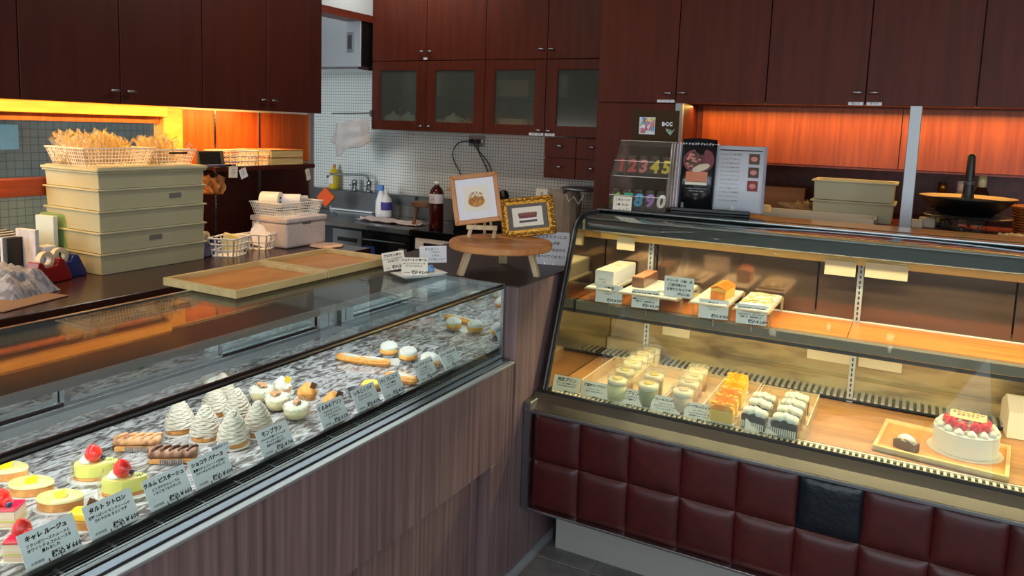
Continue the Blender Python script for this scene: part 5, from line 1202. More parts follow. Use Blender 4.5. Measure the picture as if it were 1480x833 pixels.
def meshbasket(label, c, lx, ly, h, cell, name='plastic_basket', m='basket', rz=0, wall=.002, group=None, fl=.86):
    t = thing(name, label, 'basket', c, rz, group=group)
    b = MB(); n = 0
    def side(p0, p1, q0, q1):
        # lattice between bottom edge p0-p1 and top edge q0-q1
        L_ = (Vector(p1) - Vector(p0)).length; nx = max(3, int(L_ / cell)); nz = max(2, int(h / cell))
        for i in range(nx + 1):
            u = i / nx; a = Vector(p0).lerp(Vector(p1), u); e = Vector(q0).lerp(Vector(q1), u); b.tube([a, e], cell * .17, 4)
        for j in range(nz + 1):
            w_ = j / nz; a = Vector(p0).lerp(Vector(q0), w_); e = Vector(p1).lerp(Vector(q1), w_); b.tube([a, e], cell * .17, 4)
    X, Y = lx / 2, ly / 2; P_ = [(-X * fl, -Y * fl, 0), (X * fl, -Y * fl, 0), (X * fl, Y * fl, 0), (-X * fl, Y * fl, 0)]; Q_ = [(-X, -Y, h), (X, -Y, h), (X, Y, h), (-X, Y, h)]
    for i in range(4): side(P_[i], P_[(i + 1) % 4], Q_[i], Q_[(i + 1) % 4])
    b.build('lattice_wall', M[m], t)['kind'] = 'stuff'
    MB().box(-X * fl, X * fl, -Y * fl, Y * fl, 0, .002).build('basket_floor', M[m], t)
    r = MB(); e = .004
    for q in ((-X - e, X + e, -Y - e, -Y + e), (-X - e, X + e, Y - e, Y + e), (-X - e, -X + e, -Y + e, Y - e), (X - e, X + e, -Y + e, Y - e)): r.box(*q, h - .003, h + .003)
    r.build('rim', M[m], t, bevel=.001); return t
meshbasket('pale mesh basket full of clear bags, left on top of the crates', (-3.05, 2.00, TB + .0005), .26, .32, .072, .013, group='mesh baskets on the crates')
b2 = meshbasket('pale mesh basket with a grey handle, right on top of the crates', (-3.03, 2.26, TB + .0005), .25, .19, .064, .014, group='mesh baskets on the crates')
MB().box(.124, .131, -.045, .045, .046, .055).build('grey_handle', M['darkgrey'], b2)
def film(name, label, c, lx, ly, h, n, seed, group=None):
    """a bundle of upright clear bags: crumpled film sheets"""
    random.seed(seed); b = MB()
    for k in range(n):
        y = -ly / 2 + ly * (k + .5) / n; x0 = random.uniform(-lx * .42, 0); w_ = random.uniform(.06, .11); hh_ = h * random.uniform(.7, 1.0); ph = random.random() * 6
        v = []; f = []; N = 6
        for j in range(N + 1):
            for i in range(N + 1):
                u, z = i / N, j / N
                v.append((x0 + w_ * u * (1 - .45 * z) + .05 * z * math.sin(ph) + .006 * math.sin(9 * z + ph * 2), y + .012 * math.sin(9 * u + ph + 6 * z) * (.2 + z) + .03 * z * math.cos(ph * 3), hh_ * z * (1 - .25 * abs(math.sin(3 * u + ph)))))
        for j in range(N):
            for i in range(N): q = j * (N + 1) + i; f.append((q, q + 1, q + N + 2, q + N + 1))
        b.add(v, f)
    o = b.build(name, M['bag'], smooth=True, solid=.0004); o.location = c; return tag(o, label, 'bags', group)
film('clear_bags', 'upright bundle of clear plastic bags in the left mesh basket', (-3.05, 1.985, TB + .003), .24, .29, .155, 44, 1)
film('clear_bags', 'bundle of clear plastic bags in the right mesh basket', (-3.03, 2.255, TB + .003), .22, .18, .14, 30, 2)
# tape dispensers
def dispenser(label, c, rz, m, s=1):
    t = thing('tape_dispenser', label, 'tape dispenser', c, rz, group='heavy tape dispensers')
    MB().extr([(-.08, 0), (.08, 0), (.076, .022), (.045, .085), (.022, .092), (.012, .066), (-.04, .062), (-.055, .085), (-.070, .088), (-.08, .05)], 'x', -.028, .028).build('dispenser_body', m, t, bevel=.004, seg=2)
    MB().lathe([(.018, -.011), (.033, -.011), (.033, .011), (.018, .011), (.018, -.011)], 32, Matrix.Translation((0, -.018, .088)) @ Matrix.Rotation(PI / 2, 4, 'Y'), cap=False).build('tape_roll', M['tape'], t, smooth=False)
    MB().box(-.012, .012, .040, .050, .082, .090).build('cutter', M['steel'], t); t.scale = (s,) * 3; return t
p = at(72, 408, 'z', WZ); dispenser('dark red tape dispenser at the left foot of the crate stack', (p.x, p.y, WZ + .0005), .25, M['red'], 1.0)
p = at(103, 405, 'z', WZ); dispenser('navy tape dispenser touching the crate stack, behind the red one', (p.x - .07, p.y + .015, WZ + .0005), .1, M['blue'], 1.0)
p = at(318, 370, 'z', WZ); dispenser('navy tape dispenser between the crates and the wire basket', (p.x - .05, p.y - .035, WZ + .0005), .35, M['blue'], .98)
# papers, files and bags at the far left
random.seed(3)
def slab(name, label, px, py, w, d, h, rz, m, cat='file', lean=0, dz=0, grp=None):
    p = at(px, py, 'z', WZ); p.x = max(p.x, -3.15)
    if p.x == -3.15: p.y = at(px, py, 'x', -3.15).y
    o = MB().box(-w / 2, w / 2, -d / 2, d / 2, 0, h).build(name, m, bevel=.002)
    o.location = (p.x, p.y, WZ + .0005 + dz); o.rotation_euler = (lean, 0, rz); return tag(o, label, cat, grp)
gf = mat('green_folder', (120, 150, 96), .4); wf_ = mat('white_print', (206, 206, 212), .6, c2=(176, 178, 190), scale=(60, 60, 20)); wb = mat('pale_blue_folder', (200, 214, 214), .4)
slab('binder', 'green folder standing behind the papers at the far left', 12, 372, .16, .03, .23, .2, gf)
slab('binder', 'yellow topped folder standing beside the green folder', 46, 372, .08, .03, .235, .2, mat('yellow_folder', (206, 196, 130), .5))
slab('binder', 'pale blue folder standing upright left of the crates', 50, 385, .10, .022, .225, .15, wb)
slab('booklet', 'white printed booklet leaning in front of the pale folder', 42, 400, .10, .018, .19, .2, wf_, 'booklet')
rk = thing('file_rack', 'black rack of grey striped papers at the left edge', 'rack', tuple(at(8, 398, 'z', WZ)), .2)
for k in range(9): MB().box(-.085 + k * .018, -.073 + k * .018, -.05, .06, .002, .175 - .002 * k).build('paper_sheaf', wf_ if k % 2 else M['darkgrey'], rk)
MB().box(-.09, .085, -.056, -.052, 0, .03).box(.076, .084, -.056, .06, 0, .16).build('rack_frame', M['black'], rk, bevel=.001)
slab('cup_stack', 'stack of white paper cups beside the red dispenser', 68, 398, .05, .05, .12, .1, M['white'], 'cups')
n_ = thing('newspaper_bundle', 'crumpled grey printed wrapping lying at the left edge of the worktop', 'paper', tuple(at(14, 424, 'z', WZ + .001)), .3)
v = []; f = []; N = 16
for j in range(N + 1):
    for i in range(N + 1):
        u, w_ = i / N * 2 - 1, j / N * 2 - 1; r = max(abs(u), abs(w_))
        v.append((u * .12, w_ * .10, max(0, (1 - r ** 2)) * .095 * (1 + .5 * noise.noise(Vector((u * 2.5, w_ * 2.5, 1)))) + .05 * abs(noise.noise(Vector((u * 3, w_ * 3, 4)))) * (1 - r)))
for j in range(N):
    for i in range(N): q = j * (N + 1) + i; f.append((q, q + 1, q + N + 2, q + N + 1))
MB().add(v, f).build('crumpled_sheet', mat('grey_newsprint', (150, 152, 162), .7, c2=(104, 106, 118), scale=(26, 60, 26), lo=.45, hi=.6), n_, solid=.001)
slab('kraft_sheet', 'flat brown paper sheet on the worktop in front of the wrapping', 20, 436, .20, .26, .004, .25, mat('dull_kraft', (120, 98, 84), .8), 'sheet')
# wire baskets with notes
p = at(330, 372, 'z', WZ)
wbk = meshbasket('small white wire basket with yellow packets beside the navy dispenser', (p.x - .05, p.y + .05, WZ + .0005), .13, .15, .085, .026, name='wire_basket', m='white', rz=.35, group='small wire baskets', fl=.8)
p = at(372, 362, 'z', WZ)
meshbasket('small white wire basket holding white note cards, before the styrofoam box', (p.x - .04, p.y + .06, WZ + .0005), .13, .13, .075, .026, name='wire_basket', m='white', rz=.35, group='small wire baskets', fl=.75)
p = at(335, 368, 'z', WZ)
for k, (dx_, dy_, m_, rr, lb) in enumerate(((-.05, .03, 'lemon', .5, 'yellow packet tilted in the left wire basket'), (-.03, .08, 'papercream', -.3, 'cream packet in the left wire basket'))):
    tag(MB().box(-.045, .045, -.008, .008, 0, .085).build('packet', M[m_], bevel=.003), lb, 'packet').location = (p.x + dx_, p.y + dy_, WZ + .006); bpy.data.objects[('packet' if k == 0 else 'packet.001')].rotation_euler = (0, rr * .5, .5)
q = at(372, 352, 'z', WZ + .03)
for k in range(3):
    card((q.x - .03 - .012 * k, q.y + .02 + .03 * k, WZ + .015 + .02 * k), .6, .5, .10, .085, [('――――――', .010, 0, .06), ('――――――', .010, 0, .04), ('――――', .010, 0, .02)][:0], ['white note card in the wire basket, front one', 'white note card in the wire basket, middle one', 'white note card in the wire basket, rear one'][k], name='note_card', clip=False, roll=.25)
# styrofoam box and the roll basket on it
p = at(412, 360, 'z', WZ)
sb = thing('styrofoam_box', 'white styrofoam box with a lid on the left worktop', 'box', (p.x - .11, p.y + .14, WZ + .0005), .0)
foam = mat('styrofoam', (226, 214, 208), .8, c2=(214, 200, 194), scale=(90, 90, 90), bump=.3)
MB().box(-.125, .125, -.145, .145, 0, .125).build('box_body', foam, sb, bevel=.012, seg=3)
MB().box(-.130, .130, -.150, .150, .127, .155).build('box_lid', foam, sb, bevel=.008, seg=2)
MB().box(.122, .1262, -.03, .03, .115, .127).build('finger_notch', M['grey'], sb, bevel=.001)
bb = meshbasket('white mesh basket of paper rolls standing on the styrofoam box', (p.x - .12, p.y + .135, WZ + .1565), .22, .30, .070, .012, m='white')
for k, (dx_, dy_, r, l, m_, lb) in enumerate(((-.03, -.08, .042, .10, 'paperplate', 'grey cored paper roll lying left in the mesh basket'), (.02, .0, .034, .11, 'paper', 'white paper roll lying in the middle of the mesh basket'), (.0, .085, .026, .09, 'alum', 'small grey roll lying right in the mesh basket'))):
    T_ = Matrix.Rotation(PI / 2, 4, 'Y') @ Matrix.Rotation(.0, 4, 'Z')
    o = thing('paper_roll', lb, 'roll', (p.x - .12 + dx_, p.y + .135 + dy_, WZ + .1565 + .05 + r * .7), .35 + k * .3, group='paper rolls in the mesh basket')
    MB().lathe([(r * .45, -l / 2), (r, -l / 2), (r, l / 2), (r * .45, l / 2), (r * .45, -l / 2)], 28, T_, cap=False).build('roll_sheet', M[m_], o)
    MB().lathe([(r * .43, -l / 2 + .002), (r * .44, l / 2 - .002), (r * .36, l / 2 - .002), (r * .36, -l / 2 + .002)], 20, T_, cap=False).build('roll_core', M['grey'], o)
p = at(474, 356, 'z', WZ)
cs = tag(MB().lathe([(.062, 0), (.068, .003), (.062, .006), (.001, .006)], 24, fn=lambda a, r, z: (r * (1 + .06 * math.sin(8 * a)), z)).build('crochet_coaster', mat('pink_wool', (224, 186, 160), .9, c2=(196, 110, 100), scale=(60, 60, 60), lo=.55, hi=.8, bump=.6), smooth=True), 'pink edged crochet coaster on the end of the left worktop', 'coaster')
cs.location = (p.x - .01, p.y, WZ + .0005); cs.scale = (1.3, 1.3, 1)
# ------------------------------------------------------------------ shelf goods
SH = 1.2585
def onshelf(px, x=-3.10): return at(px, 240, 'x', x).y
tb = thing('dark_device', 'small dark display device on the left end of the wall shelf', 'device', (-3.06, onshelf(305, -3.06), SH + .0005), PI / 2 - .35)
MB().extr([(-.03, 0), (.03, 0), (.02, .075), (.008, .08), (-.012, .01)], 'x', -.065, .065).build('device_body', M['darkgrey'], tb, bevel=.003)
MB().add([(-.055, -.0128, .014), (.045, -.0128, .014), (.045, .0052, .072), (-.055, .0052, .072)], [(0, 1, 2, 3)]).build('screen', M['blackgloss'], tb, solid=.001)
for k in range(3):
    o = tag(MB().tube([(-.05, 0, .006), (.05, 0, .006)], .005, 8).build('marker_pen', [M['blue'], M['blackgloss'], mat('lilac_pen', (110, 100, 170), .4)][k], smooth=True), ['navy marker pen lying on the wall shelf before the device', 'black marker pen lying on the wall shelf', 'lilac marker pen lying nearest the white baskets'][k], 'pen', 'marker pens on the wall shelf')
    o.location = (-3.035 - .002 * k, onshelf(312 + 9 * k, -3.035), SH + .001 + .0 * k); o.rotation_euler[2] = 1.2 + .2 * k
meshbasket('cream lattice basket on the wall shelf, beside the device', (-3.12, onshelf(343, -3.06) + .02, SH + .0005), .18, .19, .075, .022, group='lattice baskets on the wall shelf')
meshbasket('cream lattice basket on the wall shelf, beside the wooden box trays', (-3.12, onshelf(375, -3.06) + .04, SH + .0005), .18, .15, .078, .022, group='lattice baskets on the wall shelf')
tag(MB().box(-.03, .03, -.012, .012, 0, .075).build('sugar_packet', M['lemon'], bevel=.004), 'yellow and white packet standing behind the device on the wall shelf', 'packet').location = (-3.16, onshelf(302, -3.16), SH + .0005)
bpy.data.objects['sugar_packet'].location.z = SH + .0005
wy = onshelf(392, -3.03)
for k in range(2):
    t = thing('tray_box', ['lower flat wooden tray at the right end of the wall shelf', 'upper flat wooden tray at the right end of the wall shelf'][k], 'tray', (-3.125, wy + .105 - .0, SH + .0005 + .041 * k), group='wooden trays on the wall shelf')
    X, Y = .108, .118
    MB().box(-X, X, -Y, Y, 0, .036).build('tray_body', M['traywood'], t, bevel=.002); MB().box(-X - .003, X + .003, -Y - .003, Y + .003, .036, .040).build('tray_rim', M['stoolwood'], t)
# tags hanging from the shelf edge
for k, (px, py, w_, h_, r_, lb) in enumerate(((336, 241, .055, .055, .05, 'cream note hanging from the wall shelf edge, left'), (353, 243, .045, .05, -.35, 'white note hanging tilted beside the cream one'), (446, 244, .032, .062, -.25, 'yellowed note hanging at the right end of the wall shelf'))):
    q = at(px, py, 'x', -3.015); o = card((-3.012, q.y, q.z), PI / 2, 0, w_, h_, [], lb, name='hanging_note', m=M['papercream'] if k != 1 else M['paper'], clip=False)
    o.rotation_euler = (0, r_, PI / 2); o.location = Vector((-3.012, q.y, q.z - h_))
    lettering([('予約', .010, 0, h_ * .7), ('お菓子', .009, 0, h_ * .45), ('○', .008, 0, h_ * .22)], o, M['inkgrey'])
    MB().box(-.004, .004, -.001, .003, h_ - .006, h_ + .004).build('tape_bit', M['tape'], o)
bgp = mat('tan_film', (206, 140, 80), .5)
o = film('tan_bag', 'crumpled tan bag hanging behind the crates under the shelf', (-3.13, onshelf(300, -3.13), 1.12), .12, .06, .12, 5, 7); o.data.materials[0] = bgp
# ------------------------------------------------------------------ kitchen goods
KZ = .8505
def kb(name, label, cat, px, py, prof, m, y=None, extra=None, z=KZ, group=None, n=20):
    p = at(px, py, 'z', z) if y is None else Vector((at(px, py, 'y', y).x, y, z))
    t = thing(name, label, cat, (p.x, p.y, z + .0005), group=group); MB().lathe(prof, n).build('bottle_body', m, t, smooth=True); return t
t = kb('soap_bottle', 'yellow dish soap bottle behind the tap', 'bottle', 483, 270, [(.032, 0), (.034, .02), (.034, .11), (.028, .135), (.014, .15), (.013, .16)], mat('soap_yellow', (226, 190, 20), .3), y=4.34, z=1.0)
MB().lathe([(.014, .16), (.012, .175), (.006, .185)], 14).build('bottle_cap', mat('soap_cap_orange', (226, 130, 30), .4), t, smooth=True)
MB().box(-.022, .022, -.0352, -.033, .04, .10).build('bottle_label', M['papercream'], t)
t = kb('spray_bottle', 'clear spray bottle with a blue trigger on the splashback', 'bottle', 551, 278, [(.036, 0), (.040, .02), (.038, .08), (.020, .12), (.014, .135)], M['white'], y=4.33, z=.90)
t.location.z = KZ; t.location.y = 4.20; t.location.x = at(551, 280, 'y', 4.2).x; t.location.z = KZ
t.scale = (1, 1, 1.35)
MB().box(-.030, .018, -.012, .012, .135, .165).box(-.030, -.020, -.008, .008, .10, .14).build('spray_trigger', mat('sky_plastic', (90, 140, 210), .4), t, bevel=.003)
for k, (px, py, lb) in enumerate(((558, 314, 'white bottle with a purple label beside the glasses'), (570, 308, 'white bottle with a pink label behind the purple labelled one'))):
    p = at(px, py, 'z', KZ); t = kb('white_bottle', lb, 'bottle', px, py, [(.036, 0), (.038, .01), (.038, .11), (.030, .135), (.014, .155), (.013, .165)], M['white'])
    MB().lathe([(.0385, .05), (.0388, .052), (.0388, .105), (.0385, .107)], 24, cap=False).build('bottle_label', mat('purple_label', (70, 60, 150), .5) if k == 0 else mat('pink_label', (190, 60, 110), .5), t, smooth=True)
    MB().lathe([(.015, .165), (.015, .19), (.001, .19)], 14).build('bottle_cap', M['white'], t, smooth=True)
t = kb('tea_bottle', 'large dark red tea bottle with a white cap and label', 'bottle', 630, 331, [(.046, 0), (.05, .01), (.05, .17), (.048, .19), (.05, .21), (.05, .27), (.040, .30), (.017, .325), (.016, .335)], mat('red_tea', (66, 16, 14), .1, coat=.5))
MB().lathe([(.0505, .195), (.0508, .197), (.0508, .262), (.0505, .264)], 28, cap=False).build('bottle_label', M['paper'], t, smooth=True)
MB().lathe([(.019, .333), (.019, .355), (.001, .356)], 16).build('bottle_cap', M['white'], t, smooth=True)
bb_ = MB()
for k in range(5): bb_.box(-.02, .02, -.0518, -.0512, .204 + k * .010, .206 + k * .010)
bb_.build('label_lines', plum, t); t.scale = (.92, .92, .84)
p = at(660, 332, 'z', KZ)
t = thing('black_box', 'black appliance with a yellow lid edge behind the oak frame', 'appliance', (p.x + .08, p.y + .10, KZ + .0025), 0)
MB().box(-.12, .16, -.08, .10, 0, .24).build('appliance_body', M['blackgloss'], t, bevel=.004); MB().box(-.16, .10, -.10, .02, .242, .256).build('yellow_board', mat('mustard_board', (206, 160, 60), .5), t, bevel=.002)
tag(MB().lathe([(.03, 0), (.035, .03), (.02, .06), (.001, .065)], 20).build('pot_top', M['black'], smooth=True), 'round black lid standing behind the gap between the two pictures', 'lid').location = (at(728, 290, 'y', 4.1).x, 4.1, at(728, 285, 'y', 4.1).z - .02)
for k, (px, py, lb) in enumerate(((575, 318, 'upturned glass tumbler left of three'), (588, 320, 'upturned glass tumbler in the middle of three'), (600, 316, 'upturned glass tumbler right of three'))):
    p = at(px, py, 'z', KZ); t = thing('glass_tumbler', lb, 'glass', (p.x, p.y, KZ + .005), group='glass tumblers drying by the bottles')
    MB().lathe([(.034, 0), (.028, .095), (.027, .098), (.001, .098)], 24, cap=False).build('tumbler_wall', M['lidclear'], t, smooth=True)
def cloth(name, label, cx, cy, lx, ly, h, m, z, rz=0, seed=0):
    v = []; f = []; N = 18
    for j in range(N + 1):
        for i in range(N + 1):
            u, w_ = i / N * 2 - 1, j / N * 2 - 1
            v.append((u * lx / 2 * (1 + .06 * math.sin(5 * w_ + seed)), w_ * ly / 2 * (1 + .06 * math.sin(4 * u + seed)), .003 + h * abs(noise.noise(Vector((u * 2.2 + seed, w_ * 2.2, seed))))))
    for j in range(N):
        for i in range(N): q = j * (N + 1) + i; f.append((q, q + 1, q + N + 2, q + N + 1))
    o = MB().add(v, f).build(name, m, smooth=True, solid=.002); o.location = (cx, cy, z); o.rotation_euler[2] = rz; return tag(o, label, 'cloth')
stripe = mat('striped_towel', (214, 196, 190), .9, c2=(206, 120, 116), scale=(50, 4, 4), lo=.6, hi=.7)
p = at(565, 322, 'z', KZ); cloth('tea_towel', 'pink striped tea towel spread on the steel counter', p.x, p.y + .02, .50, .17, .03, stripe, KZ + .001, 0, 2)
p = at(503, 306, 'z', KZ)
t = thing('white_basin', 'white enamel basin lid leaning in the sink', 'basin', (p.x + .02, p.y + .09, KZ + .0025))
MB().box(-.20, .20, -.09, .09, 0, .012).extr([(-.2, .012), (.2, .012), (.12, .075), (-.16, .080)], 'y', .02, .09).build('basin_shell', M['white'], t, bevel=.008, seg=2)
# tap
tx = at(509, 268, 'y', 4.30).x; tz = 1.0
t = thing('mixer_tap', 'chrome wall mixer tap with a long swinging spout over the sink', 'tap', (tx, 4.33, tz))
x2 = at(530, 270, 'y', 4.3).x - tx; x0_ = at(470, 247, 'y', 4.1).x - tx
MB().lathe([(.026, 0), (.028, .01), (.016, .02), (.016, .05), (.022, .055), (.022, .075), (.012, .085)], 18).lathe([(.026, 0), (.028, .01), (.016, .02), (.016, .05), (.022, .055), (.022, .075), (.012, .085)], 18, Matrix.Translation((x2, 0, 0))).build('tap_body', M['steel'], t, smooth=True)
MB().tube([(x2, 0, .075), (x2 - .01, -.01, .118), (x2 - .05, -.02, .125), (x0_ + .02, -.20, .128), (x0_, -.21, .105)], .0085, 10).build('tap_spout', M['steel'], t, smooth=True)
for x in (0, x2):
    b = MB()
    for k in range(4): a = PI / 2 * k; b.tube([(x, -.028, .045), (x + .026 * math.cos(a), -.030, .045 + .026 * math.sin(a))], .005, 6)
    b.build('tap_handle', M['steel'], t, smooth=True)
q = at(471, 285, 'y', 4.05)
t = thing('sponge', 'orange square scouring sponge tilted above the sink', 'sponge', tuple(q), .2, ry=.75)
MB().box(-.05, .05, -.008, .004, -.05, .05).build('sponge_face', mat('orange_scourer', (236, 90, 30), .8), t, bevel=.003); MB().box(-.05, .05, .004, .022, -.05, .05).build('sponge_back', mat('olive_sponge', (150, 130, 40), .9), t, bevel=.004)
t2 = tag(MB().tube([(q.x + .03, 4.06, q.z - .06), (q.x + .06, 4.06, KZ + .02), (q.x + .06, 4.10, KZ + .001)], .004, 6).build('sponge_holder', M['steel']), 'thin chrome stand holding the orange sponge', 'holder')
# small wooden stool and appliances on the dark counter
p = at(606, 328, 'z', KZ)
t = thing('small_wooden_stand', 'small brown wooden stand on the kitchen counter beside the tumblers', 'stand', (p.x, p.y + .05, KZ + .0025), .2)
MB().lathe([(.075, .125), (.08, .13), (.08, .155), (.001, .158)], 28).build('stand_top', mat('umber_wood', (120, 84, 52), .5), t)
for x in (-.05, .05): MB().tube([(x * 1.3, -.02, 0), (x, 0, .128)], .012, 8).build('stand_leg', bpy.data.materials['umber_wood'], t)
# towel rail with towels
ty = 4.02
r0, r1 = at(480, 178, 'y', ty), at(536, 166, 'y', ty)
t = thing('towel_rail', 'thin chrome towel rail fixed to the side of the glazed wall unit', 'towel rail', tuple(r1))
MB().tube([(0, .02, .01), (-.0, -.0, .01), (r0.x - r1.x, .0, .0)], .005, 8).box(-.01, .004, .0, .03, -.012, .03).build('rail_bar', M['steel'], t, smooth=False)
def towel(name, label, pts, m, y0=ty, thick=.03, seed=0):
    """hanging cloth: outline polyline in the x-z plane with folds"""
    (xa, za), (xb, zb), (xc, zc), (xd, zd) = pts; v = []; f = []; N = 22
    for j in range(N + 1):
        for i in range(N + 1):
            u, w_ = i / N, j / N
            x = (xa + (xb - xa) * u) * (1 - w_) + (xd + (xc - xd) * u) * w_; z = (za + (zb - za) * u) * (1 - w_) + (zd + (zc - zd) * u) * w_
            z += -.010 * math.sin(u * 9 + seed) * w_; v.append((x, y0 - .012 - thick * .6 * (math.sin(u * 13 + 2.5 * w_ + seed) * (.3 + .7 * w_)) * .6 - .012 * noise.noise(Vector((u * 4, w_ * 4, seed))), z))
    for j in range(N):
        for i in range(N): q = j * (N + 1) + i; f.append((q, q + 1, q + N + 2, q + N + 1))
    return tag(MB().add(v, f).build(name, m, smooth=True, solid=.003), label, 'towel', 'towels over the kitchen rail')
def xz(px, py): q = at(px, py, 'y', ty); return (q.x, q.z)
tm = mat('white_towel', (186, 176, 170), .9, bump=.4, scale=(90, 90, 90))
towel('towel', 'white towel hanging over the kitchen rail, front one with a pointed corner', [xz(489, 178), xz(533, 171), xz(538, 206), xz(487, 224)], tm, seed=1)
towel('towel', 'white towel hanging over the kitchen rail, rear one to the left', [xz(484, 182), xz(512, 176), xz(512, 214), xz(476, 208)], tm, y0=ty + .03, seed=4)
# outlet and cords
q = at(689, 204, 'y', 4.395)
t = thing('wall_outlet', 'steel double wall outlet with two black plugs on the mosaic wall', 'outlet', (q.x, 4.398, q.z))
MB().box(-.062, .062, -.006, 0, -.036, .036).build('outlet_plate', M['steelD'], t, bevel=.002)
for x in (-.03, .018): MB().box(x - .014, x + .014, -.032, -.006, -.016, .012).build('plug', M['black'], t, bevel=.003)
MB().box(.034, .05, -.008, -.006, -.01, .01).build('outlet_socket', M['white'], t)
def cord(label, pts, r=.0035):
    P_ = [at(a, b, 'y', 4.37) for a, b in pts]; D_ = []
    for i in range(len(P_) - 1):
        p0, p1, p2, p3 = [P_[max(0, min(len(P_) - 1, i + d))] for d in (-1, 0, 1, 2)]
        for k in range(6): u = k / 6; D_.append(.5 * ((2 * p1) + (p2 - p0) * u + (2 * p0 - 5 * p1 + 4 * p2 - p3) * u * u + (3 * p1 - p0 - 3 * p2 + p3) * u ** 3))
    D_.append(P_[-1]); return tag(MB().tube(D_, r, 6).build('power_cord', M['black'], smooth=True), label, 'cord', 'cords from the wall outlet')
cord('black power cord looping left from the outlet', [(680, 204), (664, 206), (655, 218), (656, 232), (664, 248), (668, 262)])
cord('black power cord falling right from the outlet, upper one', [(684, 206), (690, 216), (700, 228), (708, 240), (712, 256)])
cord('black power cord falling right from the outlet, lower one', [(691, 208), (692, 220), (698, 232), (703, 243), (708, 254)])
# clutter at the right end of the kitchen counter
p = at(822, 300, 'y', 4.0)
t = thing('paper_sack', 'crumpled greige paper sack by the tall cupboard', 'sack', (at(812, 310, 'y', 3.95).x, 3.98, KZ + .0025))
v = []; f = []; N = 14; hgt = at(812, 277, 'y', 3.95).z - KZ
for j in range(N + 1):
    for i in range(N):
        a = 2 * PI * i / N; z = j / N; r = .10 * (1 - .15 * z) * (1 + .12 * noise.noise(Vector((math.cos(a) * 2, math.sin(a) * 2, z * 3))))
        v.append((r * math.cos(a) * 1.1, r * math.sin(a) * .8, z * hgt * (1 - .06 * math.sin(3 * a) * (z > .9))))
for j in range(N):
    for i in range(N): k = (i + 1) % N; f.append((j * N + i, j * N + k, (j + 1) * N + k, (j + 1) * N + i))
f.append(tuple(N * N + i for i in range(N)))
MB().add(v, f).build('sack_wall', mat('greige_paper', (156, 138, 118), .8), t)
MB().lathe([(.11, hgt + .012), (.12, hgt + .018), (.11, hgt + .026), (.001, hgt + .03)], 28, Matrix.Translation((.10, 0, 0))).build('sack_lid', M['steelD'], t, smooth=True)
MB().tube([(.05, -.09, hgt - .01), (.07, -.10, hgt - .05), (.10, -.10, hgt - .02), (.13, -.10, hgt - .06), (.16, -.10, hgt - .01)], .003, 6).build('sack_string', M['papercream'], t)
t = thing('kitchen_scale', 'black and steel kitchen machine behind the gilt frame', 'appliance', (at(795, 320, 'y', 3.95).x - .12, 3.95, KZ + .0025))
MB().box(-.11, .09, -.09, .09, 0, .16).build('machine_body', M['darkgrey'], t, bevel=.006); MB().box(-.10, .08, -.10, .09, .165, .20).build('machine_lid', M['steelD'], t, bevel=.008, seg=2)
q = at(782, 285, 'y', 4.0); card((q.x, 4.0, q.z - .04), .0, .1, .075, .09, [('米', .02, 0, .06)], 'pale note standing behind the top of the gilt frame', name='note_card', m=M['papercream'], clip=False, cat='note')
tag(MB().box(-.05, .05, -.03, .03, 0, at(782, 285, 'y', 4.05).z - .04 - KZ - .004).build('flour_tub', mat('greige_tub', (150, 134, 116), .6), bevel=.004), 'tall greige tub holding up the pale note', 'tub').location = (q.x, 4.07, KZ + .0025)
# ------------------------------------------------------------------ contents of the glazed wall units
cupm = mat('white_china', (236, 236, 234), .25)
def china(name, label, cat, px, py, prof, m=cupm, handle=False, z=None, y=4.14, group='china behind the reeded glass'):
    x = at(px, py, 'y', y).x; z = z or 1.4745; t = thing(name, label, cat, (x, y, z), group=group); MB().lathe(prof, 24).build('china_body', m, t, smooth=True)
    if handle: MB().tube([(.05, 0, .02), (.085, 0, .03), (.09, 0, .06), (.05, 0, .075)], .006, 8).build('handle', m, t, smooth=True)
    return t
pot = [(.035, 0), (.06, .02), (.066, .05), (.05, .08), (.03, .09), (.012, .095), (.012, .105), (.001, .108)]
cup_ = [(.02, 0), (.032, .015), (.038, .045), (.040, .05), (.036, .048), (.001, .012)]
china('teapot', 'white teapot behind the leftmost reeded pane', 'teapot', 568, 180, pot, handle=True); china('teapot', 'white teapot right of the first, leftmost reeded pane', 'teapot', 590, 182, pot, handle=True)
china('tea_cup', 'white cup behind the second reeded pane, left', 'cup', 633, 180, [(.03, 0), (.034, .06), (.03, .065), (.001, .01)]); china('teapot', 'round white pot behind the second reeded pane', 'teapot', 655, 182, pot, handle=True)
china('brass_figure', 'small brass ornament behind the second reeded pane', 'ornament', 677, 182, [(.02, 0), (.012, .03), (.022, .05), (.010, .075), (.001, .08)], M['gold'])
china('brass_figure', 'small brass ornament standing between the white teapots', 'ornament', 578, 165, [(.015, 0), (.008, .09), (.018, .11), (.010, .14), (.001, .145)], M['gold'], y=4.20)
for k, (px, lb) in enumerate(((628, 'tall pale jar on the upper shelf behind the second reeded pane'), (700, 'jar'), (812, 'tall pale jar on the upper shelf behind the last reeded pane'))):
    if k == 1: continue
    china('storage_jar', lb, 'jar', px, 130, [(.04, 0), (.042, .12), (.03, .13), (.001, .14)], M['paperplate'], z=1.6885)
tag(MB().box(-.13, .13, -.05, .05, 0, .10).build('carton', mat('kraft_carton', (196, 160, 106), .7), bevel=.004), 'kraft carton on the upper shelf behind the third reeded pane', 'carton').location = (at(742, 130, 'y', 4.18).x, 4.18, 1.6885)
tag(MB().box(-.13, .13, -.05, .05, 0, .045).build('tray_stack', M['traywood'], bevel=.003), 'pale wooden box at the bottom behind the third reeded pane', 'box').location = (at(742, 180, 'y', 4.18).x, 4.18, 1.4745)
